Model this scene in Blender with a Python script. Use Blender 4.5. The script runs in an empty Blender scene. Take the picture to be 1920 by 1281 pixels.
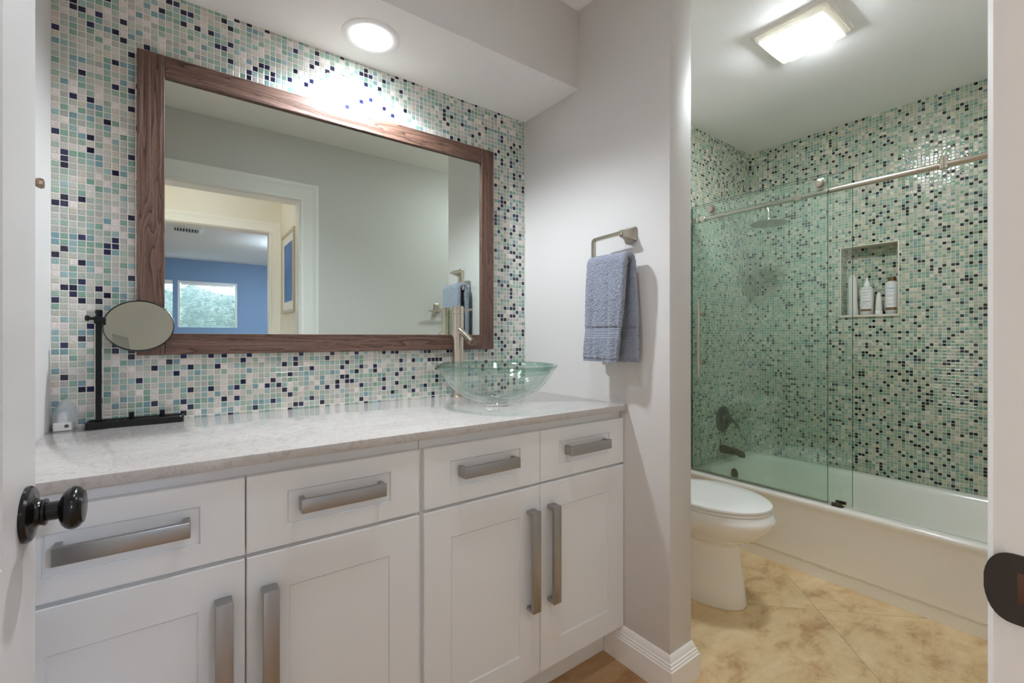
import bpy, bmesh, math, random
from mathutils import Vector, Matrix, noise
random.seed(7)
PI = math.pi
scene = bpy.context.scene
COL = scene.collection

# ------------------------------------------------------------------ camera
cam_d = bpy.data.cameras.new('camera')
cam = bpy.data.objects.new('camera', cam_d)
COL.objects.link(cam)
cam.location = (0, 0, 1.1329)
cam.rotation_euler = (PI / 2, 0, -0.6361)
cam_d.sensor_width = 36
cam_d.lens = 852.16 / 1920 * 36
cam_d.shift_y = -6.9 / 1920
cam_d.clip_start = 0.005
scene.camera = cam

# ------------------------------------------------------------------ world, view
world = bpy.data.worlds.new('daylight')
scene.world = world
world.use_nodes = True
wn = world.node_tree.nodes
sky = wn.new('ShaderNodeTexSky')
sky.sky_type = 'NISHITA'
sky.sun_elevation = math.radians(50)
sky.sun_rotation = math.radians(20)
sky.sun_disc = False
wn['Background'].inputs['Strength'].default_value = 1.05
world.node_tree.links.new(sky.outputs['Color'], wn['Background'].inputs['Color'])
vs = scene.view_settings
vs.view_transform = 'Standard'
vs.look = 'None'
vs.gamma = 1
vs.use_curve_mapping = False
vs.exposure = 0.90
cy = scene.cycles
cy.use_denoising = True
cy.caustics_reflective = False
cy.caustics_refractive = False
cy.max_bounces = 20
cy.diffuse_bounces = 14
cy.glossy_bounces = 6
cy.transmission_bounces = 8
cy.transparent_max_bounces = 24
cy.sample_clamp_indirect = 6

# emission strengths of the lamps; hall and bedroom ones are added fill
E_DOWN, E_BATH, E_ROOM, E_HALL, E_BED = 32.0, 53.0, 20.0, 3.6, 145.0
P_SOFFIT = 34.0  # watts of the beam of the downlight over the mirror
P_ROOM = 13.0   # watts of the recessed spot in the vanity room's ceiling

# ------------------------------------------------------------------ materials
def lin(c):
    return tuple(((x / 255) / 12.92 if x / 255 <= .04045 else ((x / 255 + .055) / 1.055) ** 2.4) for x in c) + (1.0,)

def new_mat(name):
    m = bpy.data.materials.new(name)
    m.use_nodes = True
    return m, m.node_tree.nodes, m.node_tree.links, m.node_tree.nodes['Principled BSDF']

def simple(name, rgb, rough=.5, metal=0.0, bump=0.0, bscale=200, coat=0.0, spec=.5, var=0.0):
    m, n, l, b = new_mat(name)
    b.inputs['Base Color'].default_value = lin(rgb)
    b.inputs['Roughness'].default_value = rough
    b.inputs['Metallic'].default_value = metal
    b.inputs['Coat Weight'].default_value = coat
    b.inputs['Specular IOR Level'].default_value = spec
    tc = n.new('ShaderNodeTexCoord')
    nz = n.new('ShaderNodeTexNoise')
    nz.inputs['Scale'].default_value = bscale
    nz.inputs['Detail'].default_value = 3
    l.new(tc.outputs['Object'], nz.inputs['Vector'])
    if bump:
        bp = n.new('ShaderNodeBump')
        bp.inputs['Strength'].default_value = 1
        bp.inputs['Distance'].default_value = bump
        l.new(nz.outputs['Fac'], bp.inputs['Height'])
        l.new(bp.outputs['Normal'], b.inputs['Normal'])
    if var:
        mx = n.new('ShaderNodeMixRGB')
        mx.inputs[1].default_value = lin(tuple(max(0, x * (1 - var)) for x in rgb))
        mx.inputs[2].default_value = lin(tuple(min(255, x * (1 + var)) for x in rgb))
        l.new(nz.outputs['Fac'], mx.inputs[0])
        l.new(mx.outputs[0], b.inputs['Base Color'])
    return m

def emitter(name, rgb, strength):
    m, n, l, b = new_mat(name)
    b.inputs['Base Color'].default_value = lin((250, 250, 248))
    b.inputs['Emission Color'].default_value = lin(rgb)
    b.inputs['Emission Strength'].default_value = strength
    return m

def math_node(n, l, op, a, b=None, clamp=False):
    k = n.new('ShaderNodeMath')
    k.operation = op
    k.use_clamp = clamp
    for i, v in enumerate((a, b)):
        if v is None:
            continue
        if isinstance(v, (int, float)):
            k.inputs[i].default_value = v
        else:
            l.new(v, k.inputs[i])
    return k.outputs[0]

def mosaic(name, p=.0165, seed=0.0, u_off=0.0, tint=(1, 1, 1), navy=((34, 38, 76), (22, 24, 54))):
    m, n, l, b = new_mat(name)
    geo = n.new('ShaderNodeNewGeometry')
    sep = n.new('ShaderNodeSeparateXYZ')
    l.new(geo.outputs['Position'], sep.inputs[0])
    M = lambda op, a, bb=None, clamp=False: math_node(n, l, op, a, bb, clamp)
    u = M('DIVIDE', M('ADD', M('ADD', sep.outputs['X'], sep.outputs['Y']), u_off + 5 * p), p)
    v = M('DIVIDE', sep.outputs['Z'], p)
    iu, iv = M('FLOOR', u), M('FLOOR', v)
    fu, fv = M('FRACT', u), M('FRACT', v)
    cu = M('MINIMUM', fu, M('SUBTRACT', 1.0, fu))
    cv = M('MINIMUM', fv, M('SUBTRACT', 1.0, fv))
    d = M('MINIMUM', cu, cv)
    comb = n.new('ShaderNodeCombineXYZ')
    l.new(iu, comb.inputs[0]); l.new(iv, comb.inputs[1]); comb.inputs[2].default_value = seed
    wnz = n.new('ShaderNodeTexWhiteNoise')
    wnz.noise_dimensions = '3D'
    l.new(comb.outputs[0], wnz.inputs['Vector'])
    comb2 = n.new('ShaderNodeCombineXYZ')
    l.new(iu, comb2.inputs[0]); l.new(iv, comb2.inputs[1]); comb2.inputs[2].default_value = seed + 17.3
    wn2 = n.new('ShaderNodeTexWhiteNoise')
    wn2.noise_dimensions = '3D'
    l.new(comb2.outputs[0], wn2.inputs['Vector'])
    sp2 = n.new('ShaderNodeSeparateXYZ')
    l.new(wn2.outputs['Color'], sp2.inputs[0])
    cols = [(0.0, navy[0]), (.05, navy[1]), (.115, (124, 158, 164)), (.19, (152, 180, 180)),
            (.26, (132, 166, 150)), (.35, (158, 182, 166)), (.46, (176, 188, 176)), (.58, (192, 192, 182)),
            (.70, (208, 204, 196)), (.82, (226, 217, 211)), (.90, (178, 178, 172)), (.975, (206, 196, 182))]
    ramp = n.new('ShaderNodeValToRGB')
    ramp.color_ramp.interpolation = 'CONSTANT'
    el = ramp.color_ramp.elements
    while len(el) < len(cols):
        el.new(0.5)
    for e, (pos, c) in zip(el, cols):
        e.position = pos
    for e, (pos, c) in zip(el, cols):
        cc = lin(c)
        e.color = (cc[0] * tint[0], cc[1] * tint[1], cc[2] * tint[2], 1)
    l.new(wnz.outputs['Value'], ramp.inputs[0])
    # crackle inside the glass and veins in the stone
    nz = n.new('ShaderNodeTexNoise')
    nz.inputs['Scale'].default_value = 260
    nz.inputs['Detail'].default_value = 4
    nz.inputs['Roughness'].default_value = .65
    l.new(geo.outputs['Position'], nz.inputs['Vector'])
    hs = n.new('ShaderNodeHueSaturation')
    l.new(ramp.outputs[0], hs.inputs['Color'])
    l.new(M('ADD', M('MULTIPLY', nz.outputs['Fac'], .8), M('ADD', M('MULTIPLY', sp2.outputs[0], .16), .54)), hs.inputs['Value'])
    mask = n.new('ShaderNodeMapRange')
    mask.interpolation_type = 'SMOOTHSTEP'
    mask.inputs[1].default_value = .050
    mask.inputs[2].default_value = .078
    l.new(d, mask.inputs[0])
    mix = n.new('ShaderNodeMixRGB')
    g = lin((232, 226, 218))
    mix.inputs[1].default_value = (g[0] * tint[0], g[1] * tint[1], g[2] * tint[2], 1)
    l.new(mask.outputs[0], mix.inputs[0]); l.new(hs.outputs[0], mix.inputs[2])
    l.new(mix.outputs[0], b.inputs['Base Color'])
    # glass tiles (low values) are glossy, stone ones honed, grout rough
    stone = M('GREATER_THAN', wnz.outputs['Value'], .58)
    rt = M('ADD', .09, M('MULTIPLY', stone, .16))
    rr = M('SUBTRACT', .8, M('MULTIPLY', mask.outputs[0], M('SUBTRACT', .8, rt)))
    l.new(rr, b.inputs['Roughness'])
    edge = n.new('ShaderNodeMapRange')
    edge.interpolation_type = 'SMOOTHSTEP'
    edge.inputs[1].default_value = .03
    edge.inputs[2].default_value = .17
    l.new(d, edge.inputs[0])
    tilt = M('ADD', M('MULTIPLY', M('SUBTRACT', fu, .5), M('SUBTRACT', sp2.outputs[1], .5)),
             M('MULTIPLY', M('SUBTRACT', fv, .5), M('SUBTRACT', sp2.outputs[2], .5)))
    h = M('ADD', edge.outputs[0], M('MULTIPLY', tilt, 1.0))
    nz2 = n.new('ShaderNodeTexNoise')
    nz2.inputs['Scale'].default_value = 120
    l.new(geo.outputs['Position'], nz2.inputs['Vector'])
    h = M('ADD', h, M('MULTIPLY', nz2.outputs['Fac'], .5))
    bp = n.new('ShaderNodeBump')
    bp.inputs['Distance'].default_value = .0009
    bp.inputs['Strength'].default_value = 1
    l.new(h, bp.inputs['Height'])
    l.new(bp.outputs['Normal'], b.inputs['Normal'])
    b.inputs['Specular IOR Level'].default_value = .6
    return m

def thin_glass(name, face, graze, rough=.01, fres=1.45, gloss=1.0):
    """clear pane: what passes is tinted (more so at a slant), the rest is mirrored"""
    m, n, l, b = new_mat(name)
    n.remove(b)
    out = n['Material Output']
    lw = n.new('ShaderNodeLayerWeight')
    lw.inputs['Blend'].default_value = .35
    mx = n.new('ShaderNodeMixRGB')
    mx.inputs[1].default_value = face + (1,)
    mx.inputs[2].default_value = graze + (1,)
    l.new(lw.outputs['Facing'], mx.inputs[0])
    tr = n.new('ShaderNodeBsdfTransparent')
    l.new(mx.outputs[0], tr.inputs['Color'])
    gl = n.new('ShaderNodeBsdfGlossy')
    gl.inputs['Roughness'].default_value = rough
    gl.inputs['Color'].default_value = (gloss, gloss, gloss, 1)
    f0 = ((fres - 1) / (fres + 1)) ** 2
    lf = n.new('ShaderNodeLayerWeight')
    lf.inputs['Blend'].default_value = .5
    fr = math_node(n, l, 'ADD', f0, math_node(n, l, 'MULTIPLY', math_node(n, l, 'POWER', lf.outputs['Facing'], 5.0), 1 - f0))
    ms = n.new('ShaderNodeMixShader')
    l.new(fr, ms.inputs[0]); l.new(tr.outputs[0], ms.inputs[1]); l.new(gl.outputs[0], ms.inputs[2])
    l.new(ms.outputs[0], out.inputs['Surface'])
    return m

def wood(name, along):
    m, n, l, b = new_mat(name)
    tc = n.new('ShaderNodeTexCoord')
    mp = n.new('ShaderNodeMapping')
    sc = {'X': (1.6, 30, 30), 'Z': (30, 30, 1.6)}[along]
    mp.inputs['Scale'].default_value = sc
    l.new(tc.outputs['Object'], mp.inputs['Vector'])
    nz = n.new('ShaderNodeTexNoise')
    nz.inputs['Scale'].default_value = 1.0
    nz.inputs['Detail'].default_value = 2
    nz.inputs['Distortion'].default_value = .4
    l.new(mp.outputs[0], nz.inputs['Vector'])
    M = lambda op, a, bb=None, clamp=False: math_node(n, l, op, a, bb, clamp)
    rings = M('FRACT', M('MULTIPLY', nz.outputs['Fac'], 13.0))
    r1 = n.new('ShaderNodeValToRGB')
    el = r1.color_ramp.elements
    el[0].position = 0; el[0].color = lin((54, 33, 26))
    el[1].position = 1; el[1].color = lin((118, 86, 70))
    e = el.new(.20); e.color = lin((104, 74, 60))
    e = el.new(.90); e.color = lin((126, 94, 78))
    l.new(rings, r1.inputs[0])
    mp2 = n.new('ShaderNodeMapping')
    mp2.inputs['Scale'].default_value = {'X': (60, 500, 500), 'Z': (500, 500, 60)}[along]
    l.new(tc.outputs['Object'], mp2.inputs['Vector'])
    nf = n.new('ShaderNodeTexNoise')
    nf.inputs['Scale'].default_value = 1
    nf.inputs['Detail'].default_value = 3
    l.new(mp2.outputs[0], nf.inputs['Vector'])
    hs = n.new('ShaderNodeHueSaturation')
    l.new(r1.outputs[0], hs.inputs['Color'])
    l.new(M('ADD', M('MULTIPLY', nf.outputs['Fac'], .9), .30), hs.inputs['Value'])
    l.new(hs.outputs[0], b.inputs['Base Color'])
    b.inputs['Roughness'].default_value = .5
    bp = n.new('ShaderNodeBump')
    bp.inputs['Distance'].default_value = .0008
    l.new(M('ADD', rings, nf.outputs['Fac']), bp.inputs['Height'])
    l.new(bp.outputs['Normal'], b.inputs['Normal'])
    return m

def stone_floor(name):
    m, n, l, b = new_mat(name)
    geo = n.new('ShaderNodeNewGeometry')
    M = lambda op, a, bb=None, clamp=False: math_node(n, l, op, a, bb, clamp)
    sep = n.new('ShaderNodeSeparateXYZ')
    l.new(geo.outputs['Position'], sep.inputs[0])
    p = .61
    a = M('DIVIDE', M('ADD', M('ADD', sep.outputs['X'], sep.outputs['Y']), 17.788), p * 1.4142)
    c = M('DIVIDE', M('ADD', M('SUBTRACT', sep.outputs['X'], sep.outputs['Y']), 19.322), p * 1.4142)
    ia, ic = M('FLOOR', a), M('FLOOR', c)
    fa, fc = M('FRACT', a), M('FRACT', c)
    d = M('MINIMUM', M('MINIMUM', fa, M('SUBTRACT', 1.0, fa)), M('MINIMUM', fc, M('SUBTRACT', 1.0, fc)))
    comb = n.new('ShaderNodeCombineXYZ')
    l.new(ia, comb.inputs[0]); l.new(ic, comb.inputs[1])
    wnz = n.new('ShaderNodeTexWhiteNoise')
    wnz.noise_dimensions = '3D'
    l.new(comb.outputs[0], wnz.inputs['Vector'])
    off = n.new('ShaderNodeVectorMath'); off.operation = 'SCALE'; off.inputs['Scale'].default_value = 7
    l.new(wnz.outputs['Color'], off.inputs[0])
    add = n.new('ShaderNodeVectorMath'); add.operation = 'ADD'
    l.new(geo.outputs['Position'], add.inputs[0]); l.new(off.outputs[0], add.inputs[1])
    mp = n.new('ShaderNodeMapping')
    mp.inputs['Rotation'].default_value = (0, 0, math.radians(-25))
    mp.inputs['Scale'].default_value = (3.2, 6.0, 1)
    l.new(add.outputs[0], mp.inputs['Vector'])
    n1 = n.new('ShaderNodeTexNoise')
    n1.inputs['Scale'].default_value = 1.6; n1.inputs['Detail'].default_value = 10
    n1.inputs['Roughness'].default_value = .68; n1.inputs['Distortion'].default_value = .35
    l.new(mp.outputs[0], n1.inputs['Vector'])
    ramp = n.new('ShaderNodeValToRGB')
    el = ramp.color_ramp.elements
    el[0].position = .24; el[0].color = lin((164, 122, 88))
    el[1].position = .74; el[1].color = lin((240, 220, 182))
    for pos, cc in ((.40, (202, 168, 124)), (.47, (220, 192, 146)), (.60, (230, 206, 162))):
        e = el.new(pos); e.color = lin(cc)
    l.new(n1.outputs['Fac'], ramp.inputs[0])
    # the slabs in front of the vanity come from a redder stone
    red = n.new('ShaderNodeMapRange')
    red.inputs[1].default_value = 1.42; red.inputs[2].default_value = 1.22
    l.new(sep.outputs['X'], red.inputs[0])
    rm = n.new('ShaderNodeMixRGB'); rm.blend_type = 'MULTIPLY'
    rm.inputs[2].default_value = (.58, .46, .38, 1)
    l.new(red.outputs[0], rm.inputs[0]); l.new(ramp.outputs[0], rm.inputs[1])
    # rust brown blotches
    n2 = n.new('ShaderNodeTexNoise')
    n2.inputs['Scale'].default_value = 5.5; n2.inputs['Detail'].default_value = 6; n2.inputs['Roughness'].default_value = .7
    l.new(add.outputs[0], n2.inputs['Vector'])
    bl = n.new('ShaderNodeMapRange'); bl.inputs[1].default_value = .53; bl.inputs[2].default_value = .72
    l.new(n2.outputs['Fac'], bl.inputs[0])
    bm_ = n.new('ShaderNodeMixRGB'); bm_.blend_type = 'MULTIPLY'; bm_.inputs[2].default_value = (.74, .55, .42, 1)
    l.new(bl.outputs[0], bm_.inputs[0]); l.new(rm.outputs[0], bm_.inputs[1])
    jt = n.new('ShaderNodeMapRange'); jt.inputs[1].default_value = .0006; jt.inputs[2].default_value = .0022
    l.new(d, jt.inputs[0])
    jm = n.new('ShaderNodeMixRGB'); jm.inputs[1].default_value = lin((176, 148, 108))
    l.new(jt.outputs[0], jm.inputs[0]); l.new(bm_.outputs[0], jm.inputs[2])
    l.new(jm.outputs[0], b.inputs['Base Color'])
    l.new(M('ADD', .30, M('MULTIPLY', n2.outputs['Fac'], .25)), b.inputs['Roughness'])
    bp = n.new('ShaderNodeBump'); bp.inputs['Distance'].default_value = .001
    l.new(M('ADD', jt.outputs[0], M('MULTIPLY', n1.outputs['Fac'], .4)), bp.inputs['Height'])
    l.new(bp.outputs['Normal'], b.inputs['Normal'])
    return m

def quartz(name):
    m, n, l, b = new_mat(name)
    geo = n.new('ShaderNodeNewGeometry')
    M = lambda op, a, bb=None, clamp=False: math_node(n, l, op, a, bb, clamp)
    n1 = n.new('ShaderNodeTexNoise'); n1.inputs['Scale'].default_value = 55; n1.inputs['Detail'].default_value = 6
    n1.inputs['Distortion'].default_value = 1.5
    l.new(geo.outputs['Position'], n1.inputs['Vector'])
    n2 = n.new('ShaderNodeTexNoise'); n2.inputs['Scale'].default_value = 14; n2.inputs['Detail'].default_value = 5
    n2.inputs['Distortion'].default_value = 2.5
    l.new(geo.outputs['Position'], n2.inputs['Vector'])
    vein = M('ABSOLUTE', M('SUBTRACT', n2.outputs['Fac'], .5))
    vr = n.new('ShaderNodeMapRange'); vr.inputs[1].default_value = 0; vr.inputs[2].default_value = .03
    l.new(vein, vr.inputs[0])
    sp = n.new('ShaderNodeMapRange'); sp.inputs[1].default_value = .58; sp.inputs[2].default_value = .70
    l.new(n1.outputs['Fac'], sp.inputs[0])
    mx = n.new('ShaderNodeMixRGB'); mx.inputs[1].default_value = lin((182, 174, 168)); mx.inputs[2].default_value = lin((197, 190, 185))
    l.new(vr.outputs[0], mx.inputs[0])
    mx2 = n.new('ShaderNodeMixRGB'); mx2.inputs[2].default_value = lin((166, 157, 150))
    l.new(M('MULTIPLY', sp.outputs[0], .55), mx2.inputs[0]); l.new(mx.outputs[0], mx2.inputs[1])
    l.new(mx2.outputs[0], b.inputs['Base Color'])
    b.inputs['Roughness'].default_value = .1
    return m

def brushed(name, rgb, rough, along=(4, 400, 400)):
    m, n, l, b = new_mat(name)
    b.inputs['Base Color'].default_value = lin(rgb)
    b.inputs['Metallic'].default_value = 1
    tc = n.new('ShaderNodeTexCoord')
    mp = n.new('ShaderNodeMapping'); mp.inputs['Scale'].default_value = along
    l.new(tc.outputs['Object'], mp.inputs['Vector'])
    nz = n.new('ShaderNodeTexNoise'); nz.inputs['Scale'].default_value = 1; nz.inputs['Detail'].default_value = 2
    l.new(mp.outputs[0], nz.inputs['Vector'])
    l.new(math_node(n, l, 'ADD', math_node(n, l, 'MULTIPLY', nz.outputs['Fac'], .12), rough - .06), b.inputs['Roughness'])
    return m

def terry(name, rgb):
    m, n, l, b = new_mat(name)
    geo = n.new('ShaderNodeNewGeometry')
    vo = n.new('ShaderNodeTexVoronoi'); vo.inputs['Scale'].default_value = 300
    l.new(geo.outputs['Position'], vo.inputs['Vector'])
    nz = n.new('ShaderNodeTexNoise'); nz.inputs['Scale'].default_value = 260; nz.inputs['Detail'].default_value = 4
    l.new(geo.outputs['Position'], nz.inputs['Vector'])
    hs = n.new('ShaderNodeHueSaturation'); hs.inputs['Color'].default_value = lin(rgb)
    l.new(math_node(n, l, 'ADD', math_node(n, l, 'MULTIPLY', nz.outputs['Fac'], 1.1), .45), hs.inputs['Value'])
    l.new(hs.outputs[0], b.inputs['Base Color'])
    b.inputs['Roughness'].default_value = .95
    b.inputs['Specular IOR Level'].default_value = .1
    b.inputs['Sheen Weight'].default_value = .35
    bp = n.new('ShaderNodeBump'); bp.inputs['Distance'].default_value = .003
    l.new(math_node(n, l, 'ADD', nz.outputs['Fac'], vo.outputs['Distance']), bp.inputs['Height'])
    l.new(bp.outputs['Normal'], b.inputs['Normal'])
    return m

def ribbed(name, rgb):
    m, n, l, b = new_mat(name)
    b.inputs['Base Color'].default_value = lin(rgb)
    b.inputs['Roughness'].default_value = .8
    geo = n.new('ShaderNodeNewGeometry')
    sep = n.new('ShaderNodeSeparateXYZ'); l.new(geo.outputs['Position'], sep.inputs[0])
    w = math_node(n, l, 'SINE', math_node(n, l, 'MULTIPLY', sep.outputs['Z'], 2 * PI / .0055))
    bp = n.new('ShaderNodeBump'); bp.inputs['Distance'].default_value = .0012
    l.new(w, bp.inputs['Height']); l.new(bp.outputs['Normal'], b.inputs['Normal'])
    return m

def frosted(name, rgb, alpha):
    m, n, l, b = new_mat(name)
    out = n['Material Output']
    b.inputs['Base Color'].default_value = lin(rgb)
    b.inputs['Roughness'].default_value = .3
    tr = n.new('ShaderNodeBsdfTransparent')
    ms = n.new('ShaderNodeMixShader'); ms.inputs[0].default_value = alpha
    l.new(tr.outputs[0], ms.inputs[1]); l.new(b.outputs[0], ms.inputs[2]); l.new(ms.outputs[0], out.inputs['Surface'])
    return m

def foliage(name):
    m, n, l, b = new_mat(name)
    oi = n.new('ShaderNodeNewGeometry')
    nz = n.new('ShaderNodeTexNoise'); nz.inputs['Scale'].default_value = 9
    l.new(oi.outputs['Position'], nz.inputs['Vector'])
    r = n.new('ShaderNodeValToRGB')
    r.color_ramp.elements[0].position = .3; r.color_ramp.elements[0].color = lin((84, 130, 92))
    r.color_ramp.elements[1].position = .7; r.color_ramp.elements[1].color = lin((206, 226, 196))
    l.new(nz.outputs['Fac'], r.inputs[0]); l.new(r.outputs[0], b.inputs['Base Color'])
    b.inputs['Roughness'].default_value = .5
    return m

M_ = {}
M_['grey'] = simple('grey wall paint', (214, 210, 207), .55, bump=.0002, bscale=350)
M_['white_paint'] = simple('white ceiling paint', (248, 247, 246), .6, bump=.0002, bscale=300)
M_['trim'] = simple('white gloss trim paint', (232, 228, 226), .32)
M_['casing'] = simple('white casing paint', (246, 243, 240), .34)
M_['cream'] = simple('cream hall paint', (236, 230, 220), .6)
M_['blue_wall'] = simple('blue bedroom paint', (122, 146, 176), .6)
M_['cab'] = simple('white cabinet lacquer', (236, 237, 238), .38, bump=.00006, bscale=60)
M_['dark_gap'] = simple('cabinet shadow gap board', (150, 148, 146), .6)
M_['mosaic'] = mosaic('glass and stone mosaic', seed=2.0, u_off=.2554 - 1.616 + .0165 * 100)
M_['mosaic_bath'] = mosaic('glass and stone mosaic of the shower', seed=31.0, tint=(.86, .88, .77), navy=((34, 44, 60), (22, 26, 36)))  # same tiles; the shower's green-yellow light is worked into the tint
M_['wood_h'] = wood('dark oak along', 'X')
M_['wood_v'] = wood('dark oak upright', 'Z')
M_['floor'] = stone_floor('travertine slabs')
M_['quartz'] = quartz('white speckled quartz')
M_['nickel'] = brushed('brushed nickel', (200, 190, 176), .24, (30, 30, 30))
M_['steel_h'] = brushed('brushed steel along', (172, 170, 168), .36, (3, 500, 500))
M_['steel_v'] = brushed('brushed steel upright', (172, 170, 168), .36, (500, 500, 3))
M_['dark_nickel'] = brushed('dark pewter', (104, 98, 90), .28, (200, 200, 200))
M_['chrome'] = simple('chrome', (225, 225, 225), .06, 1.0)
M_['bronze'] = simple('oil rubbed bronze', (14, 9, 7), .22, .0, coat=.15, spec=.35)
M_['plate'] = simple('dark bronze plate', (70, 63, 58), .38, .5)
M_['black'] = simple('black satin metal', (14, 14, 14), .32, .3)
M_['mirror'] = simple('silvered mirror', (228, 238, 230), .0, 1.0)
M_['ceramic'] = simple('white glazed ceramic', (244, 241, 236), .12, coat=.5)
M_['tub'] = simple('white bathtub enamel', (244, 241, 234), .16, coat=.4)
M_['plastic'] = simple('white plastic', (242, 241, 238), .35)
M_['shower_glass'] = thin_glass('green tinted shower glass', (.950, .992, .973), (.87, .97, .94), .01, 1.6)
M_['glass_edge'] = simple('green glass edge', (40, 86, 70), .15)
M_['bowl_glass'] = thin_glass('clear bowl glass', (.986, .994, .990), (.80, .89, .85), .01, 1.55)
M_['bowl_rim'] = thin_glass('thick green bowl rim glass', (.84, .94, .90), (.34, .55, .47), .03, 1.6)
M_['pane'] = thin_glass('window pane', (.97, .98, .98), (.9, .93, .93))
M_['towel'] = terry('blue grey terry', (152, 158, 173))
M_['band'] = ribbed('blue grey woven band', (158, 164, 178))
M_['tag'] = simple('white cloth tag', (214, 212, 210), .8)
M_['frost'] = frosted('translucent lamp shade', (214, 220, 226), .35)
M_['leaf'] = foliage('hedge leaves')
M_['gold'] = simple('bronze gold foil', (150, 120, 88), .3, .8)
M_['label_ink'] = simple('grey label ink', (96, 100, 104), .6)
M_['label_blue'] = simple('blue label ink', (54, 104, 150), .6)
M_['bottle'] = simple('white bottle plastic', (226, 224, 216), .28)
M_['paper'] = simple('white print mat', (236, 236, 234), .7)
M_['art'] = simple('blue abstract print', (96, 130, 186), .6, bscale=5, var=.25)
M_['pale_wood'] = simple('pale champagne frame', (206, 190, 166), .4)
M_['stone_trim'] = simple('cream marble edge', (222, 214, 196), .25)
M_['lamp_down'] = emitter('lit downlight lens', (236, 246, 255), E_DOWN)
M_['lamp_bath'] = emitter('lit fan light lens', (240, 250, 255), E_BATH)
M_['lamp_room'] = emitter('lit ceiling lamp', (230, 243, 255), E_ROOM)
M_['fill_hall'] = emitter('added hall fill lamp', (236, 243, 255), E_HALL)
M_['fill_bed'] = emitter('added bedroom fill lamp', (214, 230, 255), E_BED)

# ------------------------------------------------------------------ helpers
def root_loc(o):
    while o.parent:
        o = o.parent
    return Vector(o.location)

def obj(name, bm, mats, parent=None, smooth=35, recalc=True):
    """link a bmesh written in world coordinates as one object"""
    if recalc:
        bmesh.ops.recalc_face_normals(bm, faces=bm.faces)
    if parent is not None:
        bmesh.ops.translate(bm, verts=bm.verts, vec=-root_loc(parent))
    me = bpy.data.meshes.new(name)
    bm.to_mesh(me)
    bm.free()
    for m in (mats if isinstance(mats, (list, tuple)) else [mats]):
        me.materials.append(m)
    if smooth:
        for p in me.polygons:
            p.use_smooth = True
        me.set_sharp_from_angle(angle=math.radians(smooth))
    o = bpy.data.objects.new(name, me)
    COL.objects.link(o)
    if parent is not None:
        o.parent = parent
    return o

def tag(o, label, cat, group=None):
    o['label'] = label
    o['category'] = cat
    if group:
        o['group'] = group
    return o

def thing(name, label, cat, loc, group=None):
    o = bpy.data.objects.new(name, None)
    o.empty_display_size = .05
    o.location = loc
    COL.objects.link(o)
    return tag(o, label, cat, group)

def struct(name, bm, mats, parent=None, smooth=35, label=None):
    o = obj(name, bm, mats, parent, smooth)
    if parent is None:
        o['kind'] = 'structure'
    if label:
        o['label'] = label
    return o

B = bmesh.new

def box(bm, x0, x1, y0, y1, z0, z1, bev=0.0, seg=2, mat=0):
    t = bmesh.new()
    bmesh.ops.create_cube(t, size=1)
    for v in t.verts:
        v.co = ((x0 + x1) / 2 + v.co.x * (x1 - x0), (y0 + y1) / 2 + v.co.y * (y1 - y0), (z0 + z1) / 2 + v.co.z * (z1 - z0))
    if bev:
        bmesh.ops.bevel(t, geom=t.edges[:], offset=bev, segments=seg, profile=.5, affect='EDGES')
    merge(bm, t, mat)

def merge(bm, t, mat=0):
    mp = {}
    for v in t.verts:
        mp[v] = bm.verts.new(v.co)
    for f in t.faces:
        try:
            nf = bm.faces.new([mp[v] for v in f.verts])
            nf.material_index = mat if mat else f.material_index
        except ValueError:
            pass
    t.free()

def loft(bm, rings, cap0=True, cap1=True, closed=True, mat=0):
    vr = [[bm.verts.new(p) for p in r] for r in rings]
    n = len(vr[0])
    fs = []
    for a, b in zip(vr, vr[1:]):
        for i in range(n if closed else n - 1):
            j = (i + 1) % n
            f = bm.faces.new((a[i], a[j], b[j], b[i]))
            f.material_index = mat
            fs.append(f)
    if cap0:
        f = bm.faces.new(vr[0][::-1]); f.material_index = mat
    if cap1:
        f = bm.faces.new(vr[-1]); f.material_index = mat
    return fs

def axis_matrix(axis):
    return Vector((0, 0, 1)).rotation_difference(Vector(axis).normalized()).to_matrix()

def lathe(bm, prof, center, axis=(0, 0, 1), n=40, cap0=True, cap1=True, mat=0, phase=0.0):
    R = axis_matrix(axis)
    c = Vector(center)
    rings = []
    for r, h in prof:
        rings.append([c + R @ Vector((r * math.cos(2 * PI * i / n + phase), r * math.sin(2 * PI * i / n + phase), h)) for i in range(n)])
    loft(bm, rings, cap0, cap1, mat=mat)

def tube(bm, pts, r, n=16, mat=0):
    pts = [Vector(p) for p in pts]
    rings = []
    up = None
    for i, p in enumerate(pts):
        if i == 0:
            t = pts[1] - pts[0]
        elif i == len(pts) - 1:
            t = pts[-1] - pts[-2]
        else:
            t = (pts[i + 1] - p).normalized() + (p - pts[i - 1]).normalized()
        t.normalize()
        if up is None:
            up = t.orthogonal().normalized()
        else:
            up = (up - t * up.dot(t)).normalized()
        s = t.cross(up)
        rr = r[i] if isinstance(r, (list, tuple)) else r
        rings.append([p + (up * math.cos(2 * PI * k / n) + s * math.sin(2 * PI * k / n)) * rr for k in range(n)])
    loft(bm, rings, mat=mat)

def arc_pts(p0, p1, p2, n=8):
    """quadratic bend"""
    p0, p1, p2 = Vector(p0), Vector(p1), Vector(p2)
    return [p0 * (1 - t) ** 2 + p1 * 2 * t * (1 - t) + p2 * t * t for t in [i / n for i in range(n + 1)]]

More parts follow.
